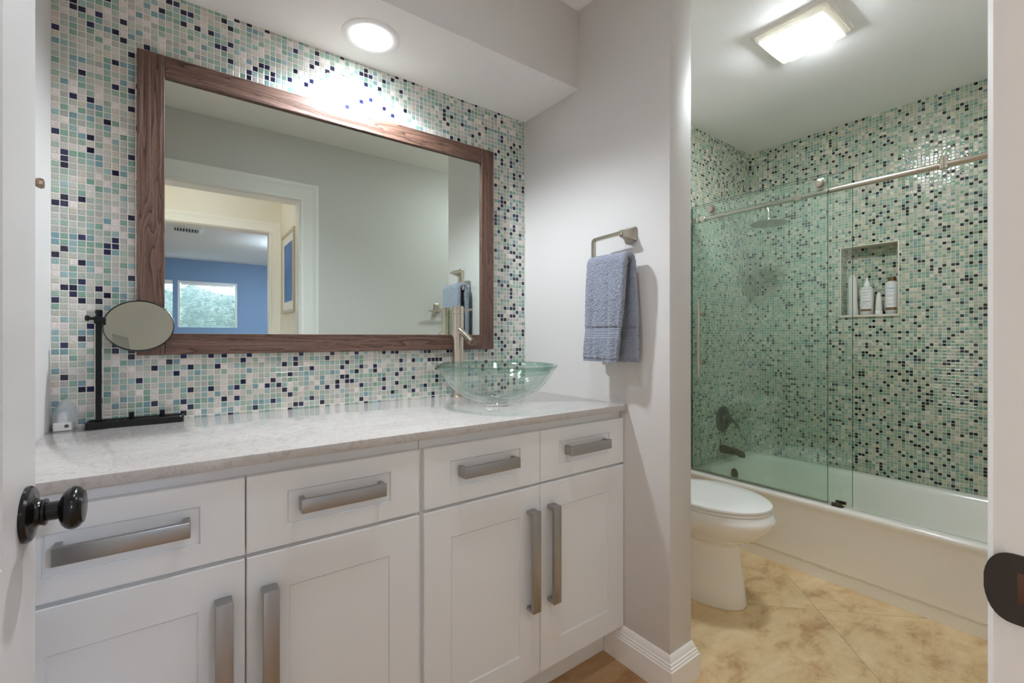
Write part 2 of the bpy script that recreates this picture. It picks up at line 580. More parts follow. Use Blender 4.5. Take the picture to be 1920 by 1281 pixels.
def rrect(x0, x1, y0, y1, r, z, n=6):
    pts = []
    for cx, cyy, a0 in ((x1 - r, y1 - r, 0), (x0 + r, y1 - r, PI / 2), (x0 + r, y0 + r, PI), (x1 - r, y0 + r, 1.5 * PI)):
        for i in range(n + 1):
            a = a0 + PI / 2 * i / n
            pts.append(Vector((cx + r * math.cos(a), cyy + r * math.sin(a), z)))
    return pts

def wall_with_holes(bm, x0, x1, z0, z1, y0, y1, holes):
    """wall running along X with rectangular openings (hx0,hx1,hz0,hz1)"""
    xs = sorted({x0, x1, *[h[0] for h in holes], *[h[1] for h in holes]})
    zs = sorted({z0, z1, *[h[2] for h in holes], *[h[3] for h in holes]})
    for a, b in zip(xs, xs[1:]):
        run = None
        for c, d in zip(zs, zs[1:]):
            if any(h[0] <= (a + b) / 2 <= h[1] and h[2] <= (c + d) / 2 <= h[3] for h in holes):
                if run: box(bm, a, b, y0, y1, *run)
                run = None
            else:
                run = (run[0], d) if run else (c, d)
        if run:
            box(bm, a, b, y0, y1, *run)

# ------------------------------------------------------------------ dimensions read from the photograph
XL, D, XR, XR2 = -.2554, 1.616, 1.266, 1.3866
YS, ZS, ZC, YE = 1.276, 2.1054, 2.41, .8669
YW, XN, XT = 1.559, 3.206, 2.433
YF0, YF1 = -.045, .068           # wall with the doorway
DJL, DJR, DZ = -.172, .6285, 2.003
HY = -1.03                       # hall's far wall
BY = -5.87                       # bedroom's far wall

# ------------------------------------------------------------------ the setting
bm = B(); box(bm, -3.0, XN + .14, -6.0, 1.8, -.08, 0)
struct('floor', bm, M_['floor'])
bm = B(); box(bm, -3.0, XN + .14, -6.0, 1.8, ZC, ZC + .08)
struct('ceiling', bm, M_['white_paint'])
bm = B(); box(bm, XL - .10, XL, YF1, 1.75, 0, ZC)
struct('wall_left', bm, M_['grey'])
bm = B(); box(bm, XL - .10, XR, D, 1.75, 0, ZC)
struct('wall_back', bm, M_['mosaic'])
# soffit over the vanity: grey face, white underside
bm = B(); box(bm, XL, XR, YS, D, ZS, ZC)
bm.faces.ensure_lookup_table()
for f in bm.faces:
    f.normal_update()
    if f.normal.z < -.5:
        f.material_index = 1
struct('wall_soffit', bm, [M_['grey'], M_['white_paint']])
bm = B(); box(bm, XR, XR2, YE, 1.75, 0, ZC, .004, 2)
struct('wall_partition', bm, M_['grey'])
bm = B(); box(bm, XR2, XT - .002, YW, 1.75, 0, ZC)
struct('wall_toilet', bm, M_['grey'])
bm = B(); box(bm, XT - .002, XN + .14, YW, 1.75, 0, ZC)
struct('wall_shower', bm, M_['mosaic_bath'])
# long shower wall with its niche
NY0, NY1, NZ0, NZ1, ND = .7535, 1.0185, 1.2665, 1.666, .088
bm = B()
for y0, y1, z0, z1 in ((YF1, NY0, 0, ZC), (NY1, YW, 0, ZC), (NY0, NY1, 0, NZ0), (NY0, NY1, NZ1, ZC)):
    box(bm, XN, XN + .14, y0, y1, z0, z1)
box(bm, XN + ND, XN + .14, NY0, NY1, NZ0, NZ1)
struct('wall_niche', bm, M_['mosaic_bath'])
bm = B()
e = .007
box(bm, XN - .004, XN + .004, NY0 - e, NY1 + e, NZ1, NZ1 + e, .001)
for y in (NY0 - e, NY1):
    box(bm, XN - .004, XN + .004, y, y + e, NZ0, NZ1, .001)
box(bm, XN - .012, XN + ND, NY0 - e, NY1 + e, NZ0 - .012, NZ0, .001)
struct('trim_1', bm, M_['stone_trim'], label='cream marble ledge and edging of the shower niche')
# wall with the doorway, behind the camera and across from the mirror
bm = B(); wall_with_holes(bm, XL - .10, XN + .14, 0, ZC, YF0, YF1, [(DJL - .018, DJR + .018, 0, DZ + .018)])
struct('wall_front', bm, [M_['grey']])
def casing(bm, xl, xr, zt, y, sgn, prof):
    rings = []
    for w, t in prof:
        rings.append([Vector((xl - w, y + sgn * t, 0)), Vector((xl - w, y + sgn * t, zt + w)),
                      Vector((xr + w, y + sgn * t, zt + w)), Vector((xr + w, y + sgn * t, 0))])
    loft(bm, rings, False, False, closed=False)
    for k in (0, 3):
        bm.faces.new([bm.verts.new(r[k]) for r in rings])
PROF = [(0, 0), (0, .009), (.003, .013), (.010, .013), (.016, .009), (.022, .0085), (.066, .0125), (.080, .014), (.088, .018), (.094, .0195), (.106, .0195), (.109, .016), (.109, 0)]
bm = B(); casing(bm, DJL - .006, DJR + .006, DZ + .006, YF1, 1, PROF)
struct('trim_2', bm, M_['casing'], label='white moulded casing of the bathroom doorway')
bm = B(); casing(bm, DJL - .006, DJR + .006, DZ + .006, YF0, -1, PROF)
struct('trim_3', bm, M_['casing'], label='white moulded casing on the hall side of the doorway')
bm = B()
box(bm, DJL - .018, DJL, YF0, YF1, 0, DZ)
box(bm, DJR, DJR + .018, YF0, YF1, 0, DZ)
box(bm, DJL - .018, DJR + .018, YF0, YF1, DZ, DZ + .018)
jamb = struct('trim_4', bm, M_['casing'], label='white lining of the bathroom doorway')
# strike plate with its rounded lip, let into the jamb
SZ = .899
bm = B()
sec = [(.012, 0), (.058, 0), (.070, .0004), (.078, .0016), (.083, .0038)]
def plate_half(y):
    t = max(0, (y - .062) / (.083 - .062))
    return .0325 * max(0.0, 1 - (t * .985) ** 2.5) ** .5 if t > 0 else .0325
rows = []
ys = [.012, .03, .045, .058, .064, .068, .072, .075, .078, .080, .082, .083]
def px_off(y):
    for (a, xa), (b, xb) in zip(sec, sec[1:]):
        if a <= y <= b:
            return xa + (xb - xa) * (y - a) / (b - a)
    return sec[-1][1]
for side in (0, .0016):
    rows.append([[Vector((DJR - .0018 + side + px_off(y), y, SZ + k * plate_half(y))) for k in (-1, -.8, -.4, 0, .4, .8, 1)] for y in ys])
grid = [[[bm.verts.new(p) for p in r] for r in s] for s in rows]
for s in grid:
    for a, b in zip(s, s[1:]):
        for i in range(6):
            bm.faces.new((a[i], a[i + 1], b[i + 1], b[i]))
for a, b in zip(grid[0], grid[1]):
    pass
n_ = len(ys)
for i in range(n_ - 1):
    for k in (0, 6):
        bm.faces.new((grid[0][i][k], grid[0][i + 1][k], grid[1][i + 1][k], grid[1][i][k]))
for i in range(6):
    for r in (0, n_ - 1):
        bm.faces.new((grid[0][r][i], grid[0][r][i + 1], grid[1][r][i + 1], grid[1][r][i]))
sp = obj('strike_plate', bm, M_['plate'], jamb)
sp['label'] = 'dark bronze strike plate with a curved lip'
bm = B()
box(bm, DJR - .0022, DJR - .0016, .034, .0605, SZ - .012, SZ + .016, .0002)
lh = obj('latch_hole', bm, simple('raw wood in latch hole', (92, 58, 38), .7), sp)
bm = B()
for z in (SZ - .024, SZ + .0255):
    lathe(bm, [(.0035, 0), (.0034, .0006), (.001, .0009)], (DJR - .0018, .055, z), (-1, 0, 0), 16)
obj('screw', bm, M_['plate'], sp)

# hall and bedroom seen in the mirror
HX = .7076
bm = B(); box(bm, HX, HX + .10, HY, YF0, 0, ZC)
struct('wall_hall_side', bm, M_['cream'])
bm = B(); box(bm, -1.1, -1.0, HY, YF0, 0, ZC)
struct('wall_hall_end', bm, M_['cream'])
D2L, D2R, D2Z = -.14, .6216, 2.002
bm = B(); wall_with_holes(bm, -2.6, 2.6, 0, ZC, HY - .11, HY, [(D2L - .018, D2R + .018, 0, D2Z + .018)])
struct('wall_hall_far', bm, M_['cream'])
bm = B()
box(bm, D2L - .018, D2L, HY - .11, HY, 0, D2Z)
box(bm, D2R, D2R + .018, HY - .11, HY, 0, D2Z)
box(bm, D2L - .018, D2R + .018, HY - .11, HY, D2Z, D2Z + .018)
struct('trim_5', bm, M_['casing'], label='white lining of the bedroom doorway')
bm = B(); casing(bm, D2L - .006, D2R + .006, D2Z + .006, HY, 1, [(w * .72, t) for w, t in PROF])
struct('trim_6', bm, M_['casing'], label='white moulded casing of the bedroom doorway')
W1 = (.016, .842, 1.22, 2.06)
W2 = (-.905, -.078, 1.22, 2.06)
bm = B(); wall_with_holes(bm, -2.6, 2.6, 0, ZC, BY - .12, BY, [W1, W2])
struct('wall_bedroom_far', bm, M_['blue_wall'])
bm = B(); box(bm, -2.6, -2.5, BY, HY - .11, 0, ZC)
struct('wall_bedroom_side', bm, M_['blue_wall'])
bm = B(); box(bm, 2.5, 2.6, BY, HY - .11, 0, ZC)
struct('wall_bedroom_opposite', bm, M_['blue_wall'])
for i, (a, b, c, d) in enumerate((W1, W2)):
    bm = B()
    t = .035
    box(bm, a, a + t, BY - .09, BY - .01, c, d, .003); box(bm, b - t, b, BY - .09, BY - .01, c, d, .003)
    box(bm, a + t, b - t, BY - .09, BY - .01, d - t, d, .003); box(bm, a + t, b - t, BY - .09, BY + .03, c, c + .05, .003)
    w = struct('window_%d' % (i + 1), bm, M_['trim'],
               label='bedroom window seen whole in the wall mirror' if i == 0 else 'bedroom window half hidden by the mirror frame')
    bm = B(); box(bm, a + t, b - t, BY - .085, BY - .081, c + .05, d - t)
    obj('pane', bm, M_['pane'], w)
    bm = B()
    z = c + .07
    while z < d - .06:
        t_ = bmesh.new(); bmesh.ops.create_cube(t_, size=1)
        bmesh.ops.scale(t_, vec=(b - a - 2 * t - .02, .025, .0015), verts=t_.verts)
        bmesh.ops.rotate(t_, cent=(0, 0, 0), matrix=Matrix.Rotation(math.radians(28), 3, 'X'), verts=t_.verts)
        bmesh.ops.translate(t_, vec=((a + b) / 2, BY - .045, z), verts=t_.verts)
        merge(bm, t_)
        z += .021
    box(bm, a + t + .01, b - t - .01, BY - .06, BY - .03, d - t - .03, d - t)
    for xx in (a + .12, b - .12):
        tube(bm, [(xx, BY - .03, c + .06), (xx, BY - .03, d - .05)], .0012, 6)
    obj('venetian_blind', bm, M_['plastic'], w)
# hedge outside the bedroom windows
bm = B()
for i in range(5200):
    x, z = random.uniform(-2.2, 2.2), random.uniform(.2, 2.55)
    if z > 2.05 + .25 * noise.noise(Vector((x * 1.6, 0, 3.1))):
        continue
    y = BY - 1.15 - random.random() * .5 + .15 * noise.noise(Vector((x * 2, z * 2, 0)))
    s = random.uniform(.03, .065)
    R = Matrix.Rotation(random.uniform(0, 6.28), 3, 'Z') @ Matrix.Rotation(random.uniform(.3, 1.5), 3, 'X')
    q = [R @ Vector(p) * s for p in ((-.5, 0, 0), (0, -.9, .1), (.5, 0, 0), (0, .9, .1))]
    bm.faces.new([bm.verts.new(Vector((x, y, z)) + p) for p in q])
g = [[bm.verts.new((-2.3 + 4.6 * i / 60, BY - 1.72 + .12 * noise.noise(Vector((i * .3, j * .3, 5))), -.0 + (2.05 + .25 * noise.noise(Vector(((-2.3 + 4.6 * i / 60) * 1.6, 0, 3.1)))) * j / 24)) for j in range(25)] for i in range(61)]
for i in range(60):
    for j in range(24):
        bm.faces.new((g[i][j], g[i + 1][j], g[i + 1][j + 1], g[i][j + 1]))
hedge = obj('hedge', bm, M_['leaf'], smooth=0, recalc=False)
tag(hedge, 'sunlit green hedge outside the bedroom windows, seen in the mirror', 'hedge')
hedge['kind'] = 'stuff'

# baseboard around the end of the partition
bm = B()
BP = [(.020, 0), (.020, .080), (.0165, .0825), (.0165, .0885), (.0130, .0910), (.0130, .0975), (.0092, .1000), (.0085, .105), (.0040, .1165), (.0006, .1212), (0, .1215)]
rings = []
for w, z in BP:
    rings.append([Vector((XR - w, 1.128, z)), Vector((XR - w, YE - w, z)), Vector((XR2 + w, YE - w, z)), Vector((XR2 + w, YW, z))])
loft(bm, rings, False, False, closed=False)
for k in (0, 3):
    bm.faces.new([bm.verts.new(r[k]) for r in rings] + [bm.verts.new(Vector((rings[-1][k].x, rings[-1][k].y, 0)))])
struct('baseboard_partition', bm, M_['casing'], smooth=18)
bm = B(); box(bm, DJR + .115, XT - .03, YF1, YF1 + .016, 0, .12, .003)
struct('baseboard_front', bm, M_['trim'])

# the open bathroom door, swung in beside the vanity
HP, AD = Vector((-.180, .075, 0)), Vector((.0348, .9994, 0))
ND_ = Vector((.9994, -.0348, 0))
def dp(s, q, z):
    return HP + AD * s + ND_ * q + Vector((0, 0, z))
bm = B()
DW, DH = .796, 1.985
def panel_face(bm, q0, sgn):
    ss = [0, .12, DW - .12, DW]
    zs = [.012, .20, .757, .868, 1.87, DH]
    for i in range(3):
        for j in range(5):
            a, b, c, d = ss[i], ss[i + 1], zs[j], zs[j + 1]
            if i == 1 and j in (1, 3):
                prev = None
                for ins, dq in ((0, 0), (.006, .001), (.012, -.004), (.020, -.007), (.030, -.0075)):
                    ring = [dp(a + ins, q0 + sgn * dq, c + ins), dp(b - ins, q0 + sgn * dq, c + ins), dp(b - ins, q0 + sgn * dq, d - ins), dp(a + ins, q0 + sgn * dq, d - ins)]
                    ring = [bm.verts.new(p) for p in ring]
                    if prev:
                        for k in range(4):
                            bm.faces.new((prev[k], prev[(k + 1) % 4], ring[(k + 1) % 4], ring[k]))
                    prev = ring
                bm.faces.new(prev)
            else:
                bm.faces.new([bm.verts.new(p) for p in (dp(a, q0, c), dp(b, q0, c), dp(b, q0, d), dp(a, q0, d))])
panel_face(bm, 0, 1); panel_face(bm, -.035, -1)
for (s0, z0), (s1, z1) in (((0, .012), (DW, .012)), ((DW, .012), (DW, DH)), ((DW, DH), (0, DH)), ((0, DH), (0, .012))):
    bm.faces.new([bm.verts.new(p) for p in (dp(s0, 0, z0), dp(s1, 0, z1), dp(s1, -.035, z1), dp(s0, -.035, z0))])
bmesh.ops.remove_doubles(bm, verts=bm.verts, dist=1e-5)
door = struct('door_1', bm, simple('white door paint', (203, 198, 195), .34), label='white panelled bathroom door standing open beside the vanity')
KS, KZ = .757, .908
prof_rose = [(.0352, 0), (.0352, .0035), (.033, .0062), (.028, .0072), (.0205, .0085), (.0165, .0115), (.0155, .0145), (.0168, .016), (.0168, .0185), (.0148, .0195)]
prof_knob = [(.0118, .017), (.0118, .0305), (.0150, .0318), (.0215, .0345), (.0258, .0385), (.0276, .0430), (.0270, .0475), (.0248, .0510), (.0222, .0525), (.0218, .0532), (.0205, .0548), (.0130, .0560)]
bm = B(); lathe(bm, prof_rose, dp(KS, 0, KZ), ND_, 56)
kn = obj('door_knob', bm, M_['bronze'], door)
kn['label'] = 'black bronze round knob on a round rose'
bm = B(); lathe(bm, prof_knob, dp(KS, 0, KZ), ND_, 56)
obj('grip', bm, M_['bronze'], kn)

# ------------------------------------------------------------------ vanity
YD = 1.052
def shaker(bm, x0, x1, z0, z1, sx, sz, y=YD, t=.02, dep=.003):
    c = .0015
    R = lambda ix, iz, yy: [Vector((x0 + ix, yy, z0 + iz)), Vector((x1 - ix, yy, z0 + iz)), Vector((x1 - ix, yy, z1 - iz)), Vector((x0 + ix, yy, z1 - iz))]
    rings = [R(0, 0, y + t), R(0, 0, y + c), R(c, c, y), R(sx, sz, y), R(sx + .0010, sz + .0010, y + dep + .0025), R(sx + .0024, sz + .0024, y + dep + .0025), R(sx + .0034, sz + .0034, y + dep)]
    loft(bm, rings, True, True)

def bar_handle(bm, c, L, vertical, w=.030, proj=.034, th=.011, y=YD):
    """square-section pull: a flat bar on two legs, all edges eased"""
    h = L / 2
    if vertical:
        box(bm, c[0] - w / 2, c[0] + w / 2, y - proj, y - proj + th, c[1] - h, c[1] + h, .0022, 2)
        for s in (-1, 1):
            zz = sorted((c[1] + s * h, c[1] + s * (h - th)))
            box(bm, c[0] - w / 2 + .0006, c[0] + w / 2 - .0006, y - proj + th * .5, y, zz[0] + .0006, zz[1] - .0006, .001, 1)
    else:
        box(bm, c[0] - h, c[0] + h, y - proj, y - proj + th, c[1] - w / 2, c[1] + w / 2, .0022, 2)
        for s in (-1, 1):
            xx = sorted((c[0] + s * h, c[0] + s * (h - th)))
            box(bm, xx[0] + .0006, xx[1] - .0006, y - proj + th * .5, y, c[1] - w / 2 + .0006, c[1] + w / 2 - .0006, .001, 1)

def cabinet(label, X0, X1, mid, x_left, x_right, group):
    t = thing('vanity_cabinet', label, 'cabinet', ((X0 + X1) / 2, 1.35, 0), group)
    bm = B()
    box(bm, X0 + .001, X1 - .001, YD + .02, D - .002, .121, .8785)
    obj('body', bm, M_['cab'], t)
    bm = B(); box(bm, X0 + .001, X1 - .02 if X1 > 1 else X1 - .001, 1.129, 1.145, .001, .1205)
    obj('toe_kick', bm, M_['cab'], t)
    for k, (a, b) in enumerate(((x_left, mid - .0015), (mid + .0015, x_right))):
        bm = B(); shaker(bm, a, b, .697, .8525, .074, .0415)
        dr = obj('drawer', bm, M_['cab'], t)
        bm = B(); bar_handle(bm, ((a + b) / 2, .7805), .183, False)
        obj('handle', bm, M_['steel_h'], dr)
        bm = B(); shaker(bm, a, b, .1225, .689, .077, .079)
        do = obj('door', bm, M_['cab'], t)
        hx = b - .037 if k == 0 else a + .040
        bm = B(); bar_handle(bm, (hx, .478), .294, True)
        obj('handle', bm, M_['steel_v'], do)
    return t
cabinet('white shaker vanity cabinet beside the open door, away from the sink', XL, .4955, .1122, XL + .004, .4890, 'vanity cabinets')
cabinet('white shaker vanity cabinet under the glass sink, against the towel wall', .4955, XR, .8830, .5020, XR - .0020, 'vanity cabinets')

bm = B(); box(bm, XL + .001, XR - .001, 1.037, D - .001, .8790, .9, .0022, 2)
ct = tag(obj('countertop', bm, M_['quartz']), 'white speckled quartz countertop across both vanity cabinets', 'countertop')

# wall mirror
mx0, mx1, mz0, mz1, fw, fy = -.0865, 1.0800, 1.0852, 1.9195, .060, 1.592
t = thing('wall_mirror', 'large wall mirror in a dark brown wood frame above the countertop', 'mirror', ((mx0 + mx1) / 2, D, mz0))
for x in (mx0, mx1 - fw):
    bm = B(); box(bm, x, x + fw, fy, D - .001, mz0, mz1, .0012, 1)
    obj('frame_stile', bm, M_['wood_v'], t)
for z in (mz0, mz1 - fw):
    bm = B(); box(bm, mx0 + fw + .0008, mx1 - fw - .0008, fy + .0005, D - .001, z, z + fw, .0012, 1)
    obj('frame_rail', bm, M_['wood_h'], t)
bm = B()
gx0, gx1, gz0, gz1, gy = mx0 + fw, mx1 - fw, mz0 + fw, mz1 - fw, fy + .010
R4 = lambda i, y: [Vector((gx0 + i, y, gz0 + i)), Vector((gx1 - i, y, gz0 + i)), Vector((gx1 - i, y, gz1 - i)), Vector((gx0 + i, y, gz1 - i))]
loft(bm, [R4(-.004, gy + .004), R4(-.004, gy + .0016), R4(0, gy + .00012), R4(.018, gy)], True, True)
obj('mirror_glass', bm, M_['mirror'], t, smooth=0)

# recessed downlight in the soffit
t = thing('recessed_downlight', 'round white recessed downlight, lit, in the soffit above the mirror', 'light', (.507, 1.4535, ZS))
bm = B(); lathe(bm, [(.054, -.0006), (.0585, -.0028), (.078, -.0042), (.087, -.0040), (.0905, -.0025), (.091, .0)], (.507, 1.4535, ZS), n=64, cap0=False, cap1=False)
obj('trim_ring', bm, M_['white_paint'], t)
bm = B(); lathe(bm, [(.0555, -.0008), (.0545, -.003), (.048, -.0048), (.03, -.0062), (.001, -.0068)], (.507, 1.4535, ZS), n=48)
obj('lens', bm, M_['lamp_down'], t)
def beam(parent, watts, rgb, size, blend, r, dz):
    ld = bpy.data.lights.new('downlight_beam', 'SPOT')
    ld.energy = watts; ld.color = lin(rgb)[:3]
    ld.spot_size = math.radians(size); ld.spot_blend = blend; ld.shadow_soft_size = r
    lo = bpy.data.objects.new('downlight_beam', ld); COL.objects.link(lo)
    lo.parent = parent; lo.location = (0, 0, dz)
beam(t, P_SOFFIT, (236, 246, 255), 150, .6, .035, -.016)

# ------------------------------------------------------------------ things on the counter
# faucet
fx, fyy = .887, 1.558
t = thing('vessel_faucet', 'tall brushed nickel single-hole faucet behind the glass sink', 'faucet', (fx, fyy, .9))
bm = B(); lathe(bm, [(.0275, 0), (.0275, .004), (.0235, .007), (.0228, .010), (.0228, .322), (.0222, .324)], (fx, fyy, .9), n=48)
obj('body', bm, M_['nickel'], t)
bm = B(); lathe(bm, [(.0205, .323), (.0205, .3265), (.0232, .327), (.0232, .353), (.0222, .3555), (.010, .3562)], (fx, fyy, .9), n=48)
cap = obj('valve_cap', bm, M_['nickel'], t)
bm = B(); tube(bm, [(fx + .018, fyy, 1.2425), (fx + .062, fyy - .004, 1.2465)], .0042, 16)
obj('lever', bm, M_['nickel'], cap)
bm = B()
p0, p1 = Vector((fx, fyy - .004, 1.168)), Vector((fx, 1.452, 1.117))
dv = (p1 - p0).normalized()
lathe(bm, [(.0122, 0), (.0122, (p1 - p0).length), (.0108, (p1 - p0).length), (.0105, (p1 - p0).length - .02)], p0, dv, 32)
obj('spout', bm, M_['nickel'], t)
# vessel sink
sx, sy, sz = .893, 1.298, .9
t = thing('vessel_sink', 'clear round glass vessel sink on the countertop', 'sink', (sx, sy, sz))
outp = [(.030, .0118), (.055, .0132), (.085, .0205), (.115, .0335), (.145, .0535), (.170, .0780), (.190, .104), (.203, .1265), (.209, .1360)]
inp = [(.001, .0215), (.030, .0218), (.055, .0240), (.083, .0310), (.112, .0435), (.140, .0625), (.164, .0860), (.183, .111), (.1955, .1330)]
bm = B(); lathe(bm, outp[:-1], (sx, sy, sz), n=96, cap1=False)
lathe(bm, inp[:-1], (sx, sy, sz), n=96, cap1=False)
bmesh.ops.recalc_face_normals(bm, faces=bm.faces)
obj('bowl', bm, M_['bowl_glass'], t, recalc=False)
bm = B(); lathe(bm, [(.203, .1265), (.2095, .1335), (.2115, .1375), (.2095, .1405), (.204, .1415), (.198, .1395), (.1945, .1350), (.183, .111)], (sx, sy, sz), n=96, cap0=False, cap1=False)
rm = obj('rim', bm, M_['bowl_rim'], t)
rm['label'] = 'thick green-edged rim'
bm = B(); lathe(bm, [(.041, .0004), (.042, .003), (.042, .009), (.040, .0115), (.028, .0116)], (sx, sy, sz), n=48)
obj('mounting_ring', bm, M_['chrome'], t)
bm = B(); lathe(bm, [(.033, .0235), (.033, .0255), (.029, .0275), (.018, .0272), (.014, .028), (.014, .033), (.0275, .0335), (.0275, .0362), (.020, .0392), (.004, .0400)], (sx, sy, sz), n=48)
obj('drain', bm, M_['chrome'], t)
# makeup mirror on its tray
t = thing('makeup_mirror', 'black tabletop makeup mirror with a round tilting glass on a tray base', 'mirror', (-.085, 1.583, .9))
bm = B()
x0, x1, y0, y1 = -.186, .017, 1.5545, 1.6125
loft(bm, [rrect(x0, x1, y0, y1, .010, .9003), rrect(x0, x1, y0, y1, .010, .9160), rrect(x0 + .0015, x1 - .0015, y0 + .0015, y1 - .0015, .009, .9178),
          rrect(x0 + .004, x1 - .004, y0 + .004, y1 - .004, .007, .9178), rrect(x0 + .006, x1 - .006, y0 + .006, y1 - .006, .006, .9125)])
base = obj('tray_base', bm, M_['black'], t)
bm = B()
for i in range(9):
    xx = -.145 + i * .0165
    box(bm, xx, xx + .004, y0 + .010, y1 - .010, .9126, .9145, .0005, 1)
obj('ridge', bm, M_['black'], base)
for xx in (-.103, -.037):
    bm = B(); box(bm, xx, xx + .011, y1 - .012, y1 - .004, .9126, .932, .001, 1)
    obj('peg', bm, M_['black'], base)
px, py = -.162, 1.585
bm = B(); box(bm, px - .0058, px + .0058, py - .0058, py + .0058, .9126, 1.178, .001, 1)
box(bm, px - .0075, px + .0075, py - .0075, py + .0075, .9126, .922, .001, 1)
obj('pole', bm, M_['black'], t)
bm = B()
box(bm, px - .0085, px + .0085, py - .009, py + .009, 1.170, 1.1885, .001, 1)
tube(bm, [(px - .020, py, 1.1835), (px + .022, py - .004, 1.1800)], .0042, 12)
cl = obj('clamp', bm, M_['black'], t)
bm = B(); lathe(bm, [(.006, 0), (.0075, .002), (.0075, .006), (.006, .008)], (px - .026, py, 1.1835), (1, 0, 0), 6)
obj('knob', bm, M_['black'], cl)
bm = B(); lathe(bm, [(.003, 0), (.003, .006), (.0075, .007), (.0075, .016), (.006, .017)], (px, py, 1.1885), (0, 0, 1), 6)
obj('knob', bm, M_['black'], cl)
mc = Vector((-.0784, 1.556, 1.1655))
th_ = math.radians(25)
mn = Vector((0, -math.cos(th_), math.sin(th_)))
bm = B(); lathe(bm, [(.060, -.010), (.0735, -.006), (.0745, -.001), (.0745, .002), (.0725, .0028), (.0715, .001)], mc, mn, 72, cap1=False)
box(bm, px + .010, px + .017, 1.552, py + .003, 1.168, 1.184, .001, 1)
rim_ = obj('mirror_rim', bm, M_['black'], t)
bm = B(); lathe(bm, [(.0716, .0), (.0714, .0012), (.045, .0006), (.02, .0002), (.001, .0001)], mc, mn, 72)
obj('mirror_glass', bm, M_['mirror'], t)
# night light
nx, ny = -.2290, 1.5960
t = thing('night_light', 'small white night light with a clear dome shade by the makeup mirror', 'night light', (nx, ny, .9))
bm = B()
loft(bm, [rrect(nx - .0185, nx + .0165, ny - .0140, ny + .0140, .004, .9003), rrect(nx - .0185, nx + .0165, ny - .0140, ny + .0140, .004, .9185),
          rrect(nx - .0165, nx + .0145, ny - .0120, ny + .0120, .003, .9205)])
nb = obj('base', bm, M_['plastic'], t)
bm = B(); lathe(bm, [(.0042, 0), (.0042, .0008), (.0034, .0012), (.0034, .0002), (.001, .0002)], (nx + .0075, ny - .0140, .9115), (0, -1, 0), 20)
obj('sensor', bm, M_['dark_nickel'], nb)
bm = B(); lathe(bm, [(.0105, .0203), (.0105, .034), (.0085, .0365), (.0082, .040), (.0045, .0445), (.001, .0455)], (nx - .001, ny, .9), n=24)
obj('lamp_holder', bm, M_['plastic'], t)
bm = B()
rings = []
for h, a, b in ((.0205, .0235, .0155), (.032, .0245, .0165), (.045, .0225, .0155), (.058, .0175, .0125), (.068, .0115, .0090), (.075, .0062, .0050), (.0785, .0018, .0016)):
    rings.append([Vector((nx + .001 + .003 * h / .08 + a * math.cos(2 * PI * i / 32), ny + b * math.sin(2 * PI * i / 32), .9 + h)) for i in range(32)])
loft(bm, rings, False, True)
obj('shade', bm, M_['frost'], t)

# ------------------------------------------------------------------ towel ring and towel on the partition
def rounded_bar(bm, pts, w, h):
    """flat bar w (across X) by h swept in a YZ plane polyline"""
    tube(bm, pts, w / 2, 10)

ty, tz, bx = 1.020, 1.488, 1.205
t = thing('towel_ring', 'brushed nickel open square towel ring on the partition wall', 'towel ring', (XR, ty, tz - .04))
bm = B()
rings = []
for xx, w, h in ((XR - .0005, .026, .026), (XR - .005, .026, .026), (XR - .008, .0235, .0235), (XR - .026, .0135, .0165), (bx + .008, .0085, .0105)):
    rings.append([Vector((xx, ty + p.x, tz + p.y)) for p in rrect(-w, w, -h, h, min(w, h) * .28, 0, 4)])
loft(bm, rings)
obj('post', bm, M_['nickel'], t)
bm = B()
def flat_sweep(bm, path, wx, wn):
    rings = []
    for i, p in enumerate(path):
        a = path[max(0, i - 1)]; b = path[min(len(path) - 1, i + 1)]
        d = (b - a).normalized()
        nrm = Vector((0, -d.z, d.y))
        rings.append([p + Vector((sx_ * wx / 2, 0, 0)) + nrm * (sn * wn / 2) for sx_, sn in ((-1, -1), (1, -1), (1, 1), (-1, 1))])
    loft(bm, rings)
path = [Vector((bx, ty - .008, tz - .002)), Vector((bx, ty + .06, tz - .004))]
path += arc_pts((bx, 1.128, tz - .006), (bx, 1.1385, tz - .006), (bx, 1.1385, tz - .018), 5)
path += [Vector((bx, 1.1385, 1.44))]
path += arc_pts((bx, 1.1385, 1.398), (bx, 1.1385, 1.386), (bx, 1.128, 1.386), 5)
path += [Vector((bx, .985, 1.386))]
flat_sweep(bm, path, .012, .0115)
bmesh.ops.bevel(bm, geom=[e for e in bm.edges if len(e.link_faces) == 2 and e.calc_face_angle(0) > .6], offset=.0018, segments=2, affect='EDGES')
obj('ring', bm, M_['nickel'], t)

